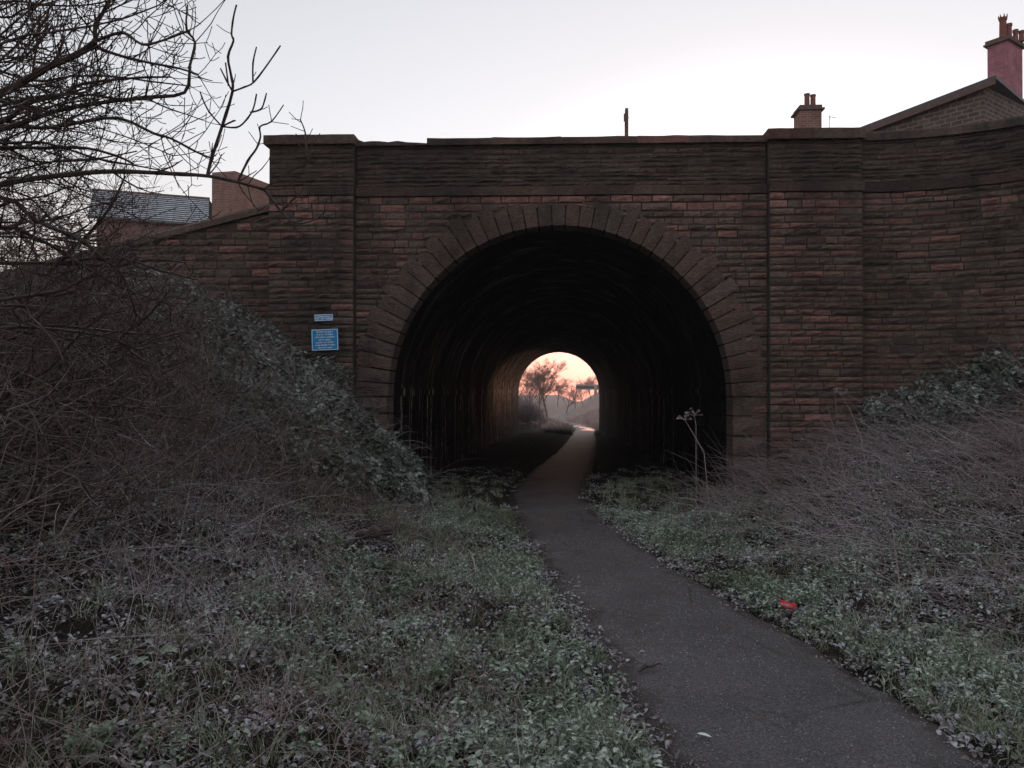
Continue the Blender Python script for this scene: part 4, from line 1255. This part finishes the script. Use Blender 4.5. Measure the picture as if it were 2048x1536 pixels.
stuff('ivy_vines', np_tubes('ivy_vines', walk(P, rdirs(N, -10, 70), npr.uniform(.25, .8, N), npr.uniform(.6, 2.2, N), 6, .15), npr.uniform(.002, .0045, N), np.full(N, .0012), M['stem']), 'frosted trailing vines and bramble shoots on the ivy mound', 'vines')
def d_ivr(x, y, o): return np.where(x > 4.6, np.clip((x - 4.6) * .6, 0, 1) * np.clip((y - 9.5) * .6, 0, 1) * nz(x, y, 1.8, 3), 0)
P, o = field(5000, 4, 10, 9, 12.9, d_ivr); P[:, 2] += npr.uniform(.0, .55, len(P)); scatter('bramble', 'proto_ivy', P, npr.uniform(.7, 1.2, len(P)), 'dark bramble leaves heaped along the foot of the curved wall', 'bramble', tilt=.5)
# brown twig thicket, left bank
def d_thk(x, y, o): return np.where(x < -1.8, np.clip((-2.4 - x + (y - 7) * .1) * .9, .02, 1) * np.interp(y, [2, 3.5, 8.5, 10.5], [.5, 1, 1, .15]), 0)
P, o = field(9500, -9, -1.5, 2.6, 11.5, d_thk); N = len(P)
P[:, 2] += npr.uniform(0, 1, N) ** 1.5 * np.interp(-P[:, 0] - (P[:, 1] - 6) * .12, [2.0, 3.2, 5], [.1, .9, 2.2])
Q = np.repeat(P, 3, 0); N = len(Q); Q += npr.normal(0, .15, (N, 3))
stuff('thicket', np_tubes('thicket', walk(Q, rdirs(N, -20, 75), npr.uniform(.25, .9, N), npr.uniform(-.4, .9, N), 5, .2), npr.uniform(.0022, .0065, N), np.full(N, .0015), M['twig']), 'brown leafless bramble thicket filling the left bank', 'thicket')
def d_thr(x, y, o): return np.where(x > 2, np.interp(o, [2.2, 4], [0, .6]), 0)
P, o = field(3500, 3, 10, 5, 12.6, d_thr); N = len(P)
stuff('bramble_canes', np_tubes('bramble_canes', walk(P, rdirs(N, 5, 70), npr.uniform(.4, 1.1, N), npr.uniform(.2, 1.3, N), 6, .12), npr.uniform(.002, .004, N), np.full(N, .001), M['twig']), 'thin tangled bramble canes on the slope under the curved wall', 'bramble')
# far side of the tunnel
def d_far(x, y, o): return np.where(o > .15, np.interp(o, [.15, 1, 4], [.6, .9, .6]), 0)
P, o = field(4500, -9, 12, 56.5, 110, d_far); Q = clumped(P, 9, .2); N = len(Q)
stuff('far_grass', np_ribbons('far_grass', Q, rdirs(N, 20, 80), npr.uniform(.3, .9, N), npr.uniform(.012, .03, N), npr.uniform(.5, 1.5, N), 2, M['fargrass'], .15), 'frosted grass on the banks beyond the tunnel, pink haze and dawn glow painted in', 'grass')
P, o = field(2500, -4, 6, 48, 75, lambda x, y, o: np.where((o > .02) & (o < 1.8) & (np.abs(x) < np.where(y < BACK, TW - .1, 9)), .9, 0)); Q = clumped(P, 10, .12); N = len(Q)
stuff('far_verge', np_ribbons('far_verge', Q, rdirs(N, 35, 88), npr.uniform(.15, .4, N), npr.uniform(.01, .02, N), npr.uniform(.8, 2, N), 2, M['grass'], .15), 'green grass at the far mouth of the tunnel', 'grass')

# ------------------------------------------------------------------ bare shrub reaching in over the left bank
shrub = empty('bare_shrub', (-4.7, 4.6, gz(-4.7, 4.6)))
tag(shrub, 'big leafless shrub with dark knotted twigs spreading against the sky', 'shrub')

def grow(mb, p, d, L, r, lvl, up=.35):
    """a twig that curves upward, with opposite side shoots at its nodes and a bud at the tip"""
    d = Vector(d).normalized(); P = Vector(p); n = max(3, int(L / .07)); pts, rad = [P.copy()], [r]
    for i in range(n):
        d = (d + Vector((rnd.gauss(0, .10), rnd.gauss(0, .08), rnd.gauss(0, .10) + up / n))).normalized()
        P = P + d * (L / n); t = (i + 1) / n
        pts.append(P.copy()); rr = r * (1 - .5 * t) * (1.25 if i % 2 else 1.0); rad.append(max(rr, .0025))
        if lvl > 0 and i > 0 and rnd.random() < (.55 if lvl > 1 else .42):
            ax = d.cross(Vector((rnd.gauss(0, 1), rnd.gauss(0, 1), rnd.gauss(0, 1)))).normalized()
            for s in (-1, 1):
                if rnd.random() < .72:
                    dd = Matrix.Rotation(s * R(rnd.uniform(32, 62)), 3, ax) @ d
                    grow(mb, P, dd, L * rnd.uniform(.28, .55), r * rnd.uniform(.5, .68), lvl - 1, up * 1.3)
    pts.append(P + d * .006); rad.append(.0032); pts.append(P + d * .014); rad.append(.001)
    mb.tube(pts, rad, 3 if r < .005 else 5, cap=False)

def limb(px, y0, y1, d0, d1, twigs=.5, lvl=2, tl=.32, attach=True, free=None):
    """a main limb laid through the given picture points at real depths y0..y1"""
    n = len(px); pts = []
    for i, (x, y) in enumerate(px):
        Y = y0 + (y1 - y0) * i / max(1, n - 1) + (rnd.uniform(-.04, .04) if i else 0); pts.append(at(x, y, Y))
    if attach:
        a = pts[0]; pts = [Vector((-4.62, 4.6 + (a.y - 4.6) * .3, a.z - .55)), Vector(((a.x - 4.6) / 2, (a.y + 4.6) / 2, a.z - .14))] + pts
    m = len(pts); k = y0 / F / 2
    rad = [k * (d0 + (d1 - d0) * i / (m - 1)) for i in range(m)]
    # smooth it a little
    P, Rr = [], []
    for i in range(m - 1):
        for s in range(3):
            t = s / 3; p0, p1, p2, p3 = pts[max(0, i-1)], pts[i], pts[i+1], pts[min(m-1, i+2)]
            P.append(.5 * ((2*p1) + (p2-p0)*t + (2*p0-5*p1+4*p2-p3)*t*t + (3*p1-p0-3*p2+p3)*t**3)); Rr.append(rad[i] + (rad[i+1]-rad[i])*t)
    P.append(pts[-1]); Rr.append(rad[-1])
    mb = MB(); mb.tube(P, [r * (1.18 if i % 4 == 3 else 1) for i, r in enumerate(Rr)], 6 if d0 > 6 else 4)
    st = 5 if attach else 1
    for i in range(st, len(P)):
        if rnd.random() < twigs:
            d = (P[i] - P[i-1]).normalized(); ax = d.cross(Vector((rnd.gauss(0, 1), rnd.gauss(0, 1.2), rnd.gauss(0, 1)))).normalized()
            for s in (-1, 1):
                if rnd.random() < .8:
                    grow(mb, P[i], Matrix.Rotation(s * R(rnd.uniform(35, 70)), 3, ax) @ d, tl * rnd.uniform(.5, 1.3), max(.0034, min(Rr[i] * .5, .0065)), lvl)
    mb.build('branch', M['bark'], shrub)

limb([(0,369),(85,355),(181,345),(246,343),(335,347),(415,352),(475,364),(528,379)], 4.6, 5.0, 13, 6, .45, 1, .2)
limb([(528,379),(560,420),(581,441),(608,446),(646,432)], 5.0, 5.05, 6, 3, .3, 0, .12, False)
limb([(528,379),(574,345),(615,325),(612,290),(610,263),(601,240)], 5.0, 5.1, 5.5, 3, .35, 0, .11, False)
limb([(562,424),(585,400),(603,385),(611,362)], 5.0, 4.95, 4, 2.5, .4, 0, .08, False)
limb([(415,350),(424,314),(444,253),(465,183),(462,150),(456,113),(467,82),(463,68),(467,34),(473,10)], 4.93, 4.8, 7, 3.2, .10, 0, .10, False)
for q in ([(444,253),(420,226),(407,202),(400,183)], [(444,253),(472,255),(489,244),(506,219),(513,188)], [(500,225),(521,219),(528,205),(533,186)],
          [(465,183),(489,174),(508,164),(537,126),(561,91)], [(506,164),(506,126),(513,94)], [(465,183),(453,161),(441,137)], [(457,172),(451,125)], [(444,253),(460,245),(471,241)]):
    limb(q, 4.86, 4.84, 4, 2.8, .06, 0, .06, False)
limb([(475,364),(496,321),(513,297),(521,273),(520,253),(543,243),(567,210)], 4.96, 4.9, 5, 3, .25, 0, .09, False)
limb([(0,186),(51,161),(92,137),(154,109),(191,82)], 4.2, 4.3, 17, 11, .5, 2, .34)
limb([(191,82),(191,51),(205,27),(219,0),(240,-40)], 4.3, 4.3, 9, 5, .6, 2, .3, False)
limb([(191,84),(198,96),(246,113),(301,126),(359,137),(396,149)], 4.3, 4.5, 8, 3.5, .6, 1, .26, False)
limb([(191,82),(246,65),(284,89),(328,80),(380,60)], 4.3, 4.1, 7, 3.5, .6, 1, .28, False)
limb([(0,246),(51,209),(130,188),(164,168),(267,156),(337,154)], 4.4, 4.6, 11, 4, .55, 2, .30)
limb([(0,260),(113,222),(205,205),(291,195),(369,185),(380,130),(390,85),(373,58),(375,10)], 4.6, 4.7, 11, 3.5, .45, 1, .28)
limb([(0,253),(85,256),(154,246),(236,236),(308,267),(342,277),(393,304),(427,318)], 4.8, 5.0, 10, 3.5, .5, 1, .28)
limb([(0,297),(85,296),(171,296),(236,313),(267,328)], 5.0, 5.2, 9, 4, .55, 2, .30)
limb([(0,395),(70,440),(160,480),(205,517),(239,544),(260,589),(273,633)], 4.6, 5.2, 11, 5, .5, 2, .28)
limb([(0,455),(60,470),(130,507),(185,544),(246,575),(301,596),(352,613)], 4.7, 5.5, 9, 4, .5, 2, .3)
limb([(0,657),(92,657),(181,667),(236,681),(270,698),(290,695),(318,681)], 4.6, 5.2, 8, 4, .5, 2, .26)
limb([(236,681),(275,712),(318,732),(360,725)], 5.0, 5.1, 6, 3, .5, 1, .2, False)
limb([(-20,905),(38,920),(102,937),(157,961),(185,1002)], 4.0, 4.3, 9, 5, .5, 2, .26)
limb([(150,960),(205,975),(252,950)], 4.2, 4.3, 6, 4, .4, 1, .2, False)
limb([(68,817),(95,790),(140,765),(215,755)], 4.6, 4.8, 7, 3, .4, 1, .2, False)
for k in range(54):          # the crowded inner growth
    y0 = rnd.uniform(-60, 520); Y = rnd.uniform(3.9, 6.3); L = rnd.uniform(120, 330); a = R(rnd.uniform(-38, 22)) if y0 < 380 else R(rnd.uniform(-25, 40))
    x0 = rnd.uniform(-90, 60)
    q = [(x0, y0)]
    for i in range(4): a += R(rnd.uniform(-14, 12)); q.append((q[-1][0] + L/4*math.cos(a), q[-1][1] + L/4*math.sin(a)))
    limb(q, Y, Y + rnd.uniform(-.3, .5), rnd.uniform(4, 7), 2.6, .5, 2, .28)
for k in range(46):          # low brown branches in front of the thicket
    y0 = rnd.uniform(520, 1080); Y = rnd.uniform(4.4, 6.8); L = rnd.uniform(140, 340); a = R(rnd.uniform(-35, 35))
    q = [(rnd.uniform(-60, 120), y0)]
    for i in range(4): a += R(rnd.uniform(-20, 16)); q.append((q[-1][0] + L/4*math.cos(a), q[-1][1] + L/4*math.sin(a)))
    limb(q, Y, Y + rnd.uniform(-.3, .5), rnd.uniform(5, 11), 3, .4, 1, .26, attach=k % 2 == 0)
for dx, dy, h, r in ((0, 0, 3.6, .05), (.12, .25, 3.0, .04), (-.15, -.3, 4.2, .045), (-.05, .5, 2.5, .035), (.1, -.15, 1.8, .03)):
    x, y = -4.62 + dx, 4.6 + dy; z = gz(x, y) - .1; mb = MB()
    mb.tube([(x + .15 * dx * q, y + .1 * dy * q, z + (h - z) * q / 6) for q in range(7)], [r * (1 - .1 * q) for q in range(7)], 7); mb.build('stem', M['bark'], shrub)

# ------------------------------------------------------------------ bare trees beyond the tunnel
def tree_mesh(h, seed, levels=4, spread=1.0):
    rr = random.Random(seed); trunk, crown = MB(), MB()
    def br(p, d, L, r, lvl, mb):
        n = 4; P = Vector(p); pts, rad = [P.copy()], [r]; d = Vector(d).normalized()
        for i in range(n):
            d = (d + Vector((rr.gauss(0, .10), rr.gauss(0, .10), rr.gauss(0, .06) + .06))).normalized(); P = P + d * L / n
            pts.append(P.copy()); rad.append(max(r * (1 - .45 * (i + 1) / n), .008))
        mb.tube(pts, rad, 6 if lvl == levels else (4 if lvl > 1 else 3), cap=False)
        if lvl == 0: return
        k = 9 if lvl == levels else rr.randint(4, 6)
        for i in range(k):
            f = rr.uniform(.35, 1.0) if lvl < levels else rr.uniform(.32, 1.0); j = min(n - 1, int(f * n)); q = pts[j].lerp(pts[j+1], f * n - j) if j < n else pts[-1]
            az = 2 * math.pi * (i + rr.random()) / k; e = R(rr.uniform(18, 62)); out = Vector((math.cos(az) * spread, math.sin(az) * spread, 0))
            dd = d * math.sin(e) * 1.0 + out * math.cos(e)
            br(q, dd, L * rr.uniform(.45, .68), r * rr.uniform(.40, .58), lvl - 1, crown)
    br((0, 0, -.3), (rr.gauss(0, .04), rr.gauss(0, .04), 1), h * .46, h * .013, levels, trunk)
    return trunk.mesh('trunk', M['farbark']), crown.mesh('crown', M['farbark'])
TREES = [tree_mesh(11, 3, 5, .62), tree_mesh(9, 8, 4, .7), tree_mesh(10, 21, 4, .6)]
def plant_tree(x, y, which, s, rz, label, group='bare trees beyond the tunnel'):
    r = bpy.data.objects.new('bare_tree', None); COL.objects.link(r); r.location = (x, y, gz(x, y)); r.rotation_euler = (0, 0, rz); r.scale = (s, s, s)
    tag(r, label, 'tree', group)
    for nm, me in zip(('trunk', 'crown'), TREES[which]):
        o = bpy.data.objects.new(nm, me); COL.objects.link(o); o.parent = r
plant_tree(-1.9, 132, 0, 1.25, .4, 'tall bare tree with a forked trunk above the far path, seen through the tunnel')
for (px, Y, w, s) in ((1062, 125, 1, 1.0), (1078, 150, 2, 1.1), (1040, 140, 0, 1.0), (1132, 185, 1, 1.0), (1150, 230, 2, 1.0), (1167, 215, 1, .95), (1182, 240, 0, .9), (1196, 205, 2, .8), (1208, 230, 1, 1.0), (1020, 160, 0, 1.2), (1115, 220, 0, 1.0)):
    plant_tree((px - 1117) / F * Y, Y, w, s, rnd.uniform(0, 6), 'bare winter tree in the hazy row on the far banks')
# bare bushes by the far mouth
for (x, y, s, n) in ((-2.5, 60, 1.5, 520), (-2.9, 64, 1.7, 520), (-1.6, 66, .9, 300), (-2.6, 75, 1.5, 420), (-2.6, 63, 1.0, 260), (-4.3, 70, 1.6, 320), (-3.6, 82, 1.8, 320), (-5.5, 98, 2.4, 360), (4.6, 66, .8, 220), (6.2, 80, 1.2, 260), (-1.5, 71, .7, 180), (-6.5, 120, 2.6, 360)):
    r = empty('bare_bush', (x, y, gz(x, y))); tag(r, 'low leafless bush beyond the tunnel on the footbridge side of the path' if x > 0 else 'leafless reddish bush on the bank under the far bare trees', 'bush', 'bushes beyond the tunnel')
    c = np.array([x, y, gz(x, y) - .05]); Q = c + np.stack([npr.normal(0, .25 * s, n), npr.normal(0, .25 * s, n), np.zeros(n)], -1)
    me = np_tubes('twigs', walk(Q, rdirs(n, 30, 88), npr.uniform(.5, 1.3, n) * s, npr.uniform(-.2, .6, n), 4, .15), npr.uniform(.006, .016, n), np.full(n, .004), M['stem'])
    link(bpy.data.objects.new('twigs', me), r)

# far footbridge
fb = empty('footbridge', at(1185, 790, 170)); tag(fb, 'pale low concrete bridge deck crossing far beyond the tunnel', 'bridge')
z1 = at(1180, 769, 170).z; x0, x1 = at(1152, 770, 170).x, at(1240, 770, 170).x
mb = MB(); mb.box(x0, x1, 169.5, 171, z1 - .35, z1); mb.build('deck', M['concrete'], fb)
mb = MB(); mb.box(x0, x1, 169.75, 170.6, z1 - .95, z1 - .35); mb.build('girder', M['slate'], fb)
mb = MB(); mb.box(x0, x1, 169.55, 169.7, z1 - 1.15, z1 - .95); mb.build('rail', M['concrete'], fb)
for px in (1191, 1225):
    q = at(px, 775, 170); mb = MB(); mb.box(q.x - .35, q.x + .35, 169.4, 169.74, min(gz(q.x, 170), z1 - 2) - .2, z1 - .36); mb.build('pier', M['concrete'], fb)

# ------------------------------------------------------------------ small things
# crushed red can
p = on_ground(1576, 1226)
can = empty('crushed_can', p); tag(can, 'crushed red drinks can lying in the frosted grass beside the path', 'can')
def mat_can():
    t = NT('red_can'); q = t.pos()
    t.color(t.ramp(t.noise(q, 26, 3), [(0.45, (0.62, 0.03, 0.05)), (0.62, (0.66, 0.30, 0.32))])); t.rough(.35); t.b.inputs['Metallic'].default_value = .25
    return t.mat
M['can'] = mat_can()
Mx = Matrix.Translation(p + Vector((0, 0, .07))) @ Matrix.Rotation(R(-22), 4, 'Z') @ Matrix.Rotation(R(8), 4, 'Y')
mb = MB(); V, Fc = [], []; nr, ns = 9, 16
for j in range(nr):
    t = j / (nr - 1); cr = 1 - .24 * math.exp(-((t - .62) / .12) ** 2)
    for i in range(ns):
        a = 2 * math.pi * i / ns; r = .033 * (1 if .06 < t < .94 else .86) * (cr + .06 * math.sin(a * 5 + j * 2) * (1 - cr) * 3)
        V.append(Mx @ Vector(((t - .5) * .125, r * math.cos(a), r * math.sin(a) * (.8 + .2 * cr))))
for j in range(nr - 1):
    for i in range(ns): Fc.append((j*ns+i, j*ns+(i+1)%ns, (j+1)*ns+(i+1)%ns, (j+1)*ns+i))
mb.add(V, Fc); mb.build('body', M['can'], can, True)
for t in (0, nr - 1):
    mb = MB(); mb.poly([V[t*ns+i] for i in range(ns)]); mb.build('end', M['metal'], can)

# stick, scrap and pale stalk
p = on_ground(1300, 1362); mb = MB(); zb = float(base_z(p.y)) + .03
o = mb; o.tube([(p.x - .075, p.y - .03, zb), (p.x - .03, p.y, zb + .018), (p.x + .01, p.y + .01, zb + .016), (p.x + .05, p.y + .04, zb + .030), (p.x + .08, p.y + .045, zb + .02)], [.008, .014, .010, .013, .004], 6)
tag(mb.build('broken_stick', M['bark']), 'short dark broken stick lying on the tarmac path', 'stick')
p = on_ground(1408, 1501); zb = float(base_z(p.y)) + .036; mb = MB(); leaf(mb, (p.x - .03, p.y + .02, zb), (1, -.55, .02), (.1, 0, 1), .075, .035, .12, .1)
tag(mb.build('pale_leaf', M['ink']), 'single pale leaf lying flat on the tarmac path', 'leaf')
p = on_ground(952, 1160); mb = MB(); q = at(944, 1112, p.y)
mb.tube([p, p.lerp(q, .5) + Vector((.012, 0, 0)), p.lerp(q, .85) + Vector((.01, 0, 0)), q, q + Vector((-.012, 0, -.002))], [.0075, .007, .007, .006, .004], 6)
M['straw'] = mat_plain('bleached_straw', (0.62, 0.56, 0.46), .8)
tag(mb.build('pale_stalk', M['straw']), 'broken bleached stalk standing up from the verge grass', 'stalk')
p = on_ground(742, 1085); lg_ = empty('rotten_log', p); tag(lg_, 'dark rotten log half sunk in the frosted bank', 'log')
mb = MB(); pts, rad = [], []
for i in range(12):
    t = i / 11; pts.append((p.x - .24 + .46 * t, p.y - .02 + .05 * t, p.z + .07 + .07 * t)); rad.append(.052 + .012 * math.sin(i * 2.1) - .012 * (t - .5) ** 2)
mb.tube(pts, rad, 9); mb.build('log_body', M['bark'], lg_)
for i in range(5):
    t = .15 + .17 * i; c = Vector((p.x - .24 + .46 * t, p.y - .02 + .05 * t, p.z + .05 + .07 * t)); mb = MB()
    mb.tube([c + Vector((0, -.060 * math.cos(a), .060 * math.sin(a))) for a in [R(-40 + 25 * q) for q in range(8)]], .008, 4); mb.build('bark_ridge', M['bark'], lg_)

# tall dead flower stalks on the right bank
def stalk(pts_px, Y, label, umbel=True):
    pts = [at(x, y, Y) for x, y in pts_px]; g = pts[0]; g.z = min(g.z, gz(g.x, g.y) + .05)
    r = empty('dead_flower_stalk', g); tag(r, label, 'stalk', 'dead flower stalks')
    mb = MB(); mb.tube(pts, [.0065 - .004 * i / (len(pts) - 1) for i in range(len(pts))], 5); mb.build('stalk', M['stem'], r)
    if umbel:
        for k in range(9):
            d = rdir(5, 70); e = pts[-1] + d * rnd.uniform(.06, .11); mb = MB(); mb.tube([pts[-1], pts[-1].lerp(e, .6) + Vector((0, 0, .01)), e], [.003, .0025, .002], 3)
            for _ in range(5): q = e + rdir(0, 80) * .025; mb.tube([e, q], [.002, .004], 3)
            mb.build('flower_ray', M['stem'], r)
stalk([(1424, 945), (1408, 905), (1388, 870), (1370, 840)], 10.2, 'dead umbel stalk leaning left in front of the tunnel mouth')
stalk([(1392, 872), (1392, 850), (1388, 832)], 10.2, 'short forked dead umbel stalk in front of the tunnel mouth')
stalk([(1745, 925), (1722, 875), (1700, 820), (1682, 790)], 9.0, 'tallest dead umbel stalk on the bank under the bridge pier')
stalk([(1700, 955), (1680, 905), (1655, 812)], 9.4, 'thin curving dead stalk on the bank under the bridge pier', False)
stalk([(1545, 920), (1510, 890), (1470, 850)], 10.4, 'thin dead stalk bent across the jamb of the arch', False)
stalk([(1790, 1005), (1745, 970), (1706, 955)], 7.5, 'white frosted stalk lying low across the bank', False)
stalk([(1805, 1100), (1785, 1055), (1775, 1035)], 6.0, 'short pale stalk poking from the frosted weeds', False)

# frosted dock leaves standing out of the weeds
for (px, py, s) in ((312, 1325, .075), (325, 1378, .07), (185, 1495, .08), (545, 1330, .055), (690, 1390, .06), (815, 1500, .065), (1065, 1420, .06), (980, 1180, .055), (1040, 1225, .05), (640, 1385, .06), (1850, 1265, .06), (1960, 1262, .06)):
    p = on_ground(px, py + 12); r = empty('dock_plant', p); tag(r, 'small dock plant with broad frosted leaves among the verge weeds', 'plant', 'dock plants')
    for k in range(rnd.randint(2, 4)):
        d = rdir(10, 55); b = p + Vector((rnd.gauss(0, .015), rnd.gauss(0, .015), .0)); tpz = b + d * .05 + Vector((0, 0, .06)); mb = MB(); mb.tube([b, tpz], .0025, 3)
        leaf(mb, tpz, Vector((d.x, d.y, .1)), (rnd.gauss(0, .3), rnd.gauss(0, .3) - .4, 1), s * rnd.uniform(.8, 1.15), s * .62, .12, .5); mb.build('leaf', M['leaf'], r)

# long frosted grass tufts overhanging the path edge
for (px, py, L) in ((1190, 1325, .20), (1165, 1480, .26), (1232, 1515, .26), (1120, 1400, .20), (1085, 1460, .18), (960, 1175, .20), (1010, 1165, .18), (905, 1010, .25), (1140, 1260, .15), (1860, 1420, .18), (1740, 1300, .16), (1965, 1470, .2), (1010, 1520, .2)):
    p = on_ground(px, py); r = empty('grass_tuft', p); tag(r, 'arching frosted grass tuft at the edge of the path', 'grass tuft', 'grass tufts along the path')
    n = 110; Q = np.array([p.x, p.y, p.z - .01]) + np.stack([npr.normal(0, .03, n), npr.normal(0, .03, n), np.zeros(n)], -1)
    link(bpy.data.objects.new('blades', np_ribbons('blades', Q, rdirs(n, 35, 85), npr.uniform(.5, 1.2, n) * L, npr.uniform(.003, .0055, n), npr.uniform(1.2, 2.8, n), 4, M['grass'], .1)), r)

# ------------------------------------------------------------------ thin dawn mist round the whole place
mb = MB(); mb.box(-155, 155, -45, 405, -5.5, 17)
haze = mb.build('haze', []); tag(haze, 'thin pale dawn mist filling the cutting', 'haze', kind='stuff')
hm = bpy.data.materials.new('mist'); hm.use_nodes = True; hn = hm.node_tree.nodes; hn.clear()
h_out = hn.new('ShaderNodeOutputMaterial'); h_vol = hn.new('ShaderNodeVolumePrincipled')
h_vol.inputs['Density'].default_value = 0.001
h_vol.inputs['Color'].default_value = (0.95, 0.95, 0.95, 1)
h_vol.inputs['Anisotropy'].default_value = 0.3
hm.node_tree.links.new(h_vol.outputs[0], h_out.inputs['Volume'])
haze.data.materials.append(hm)
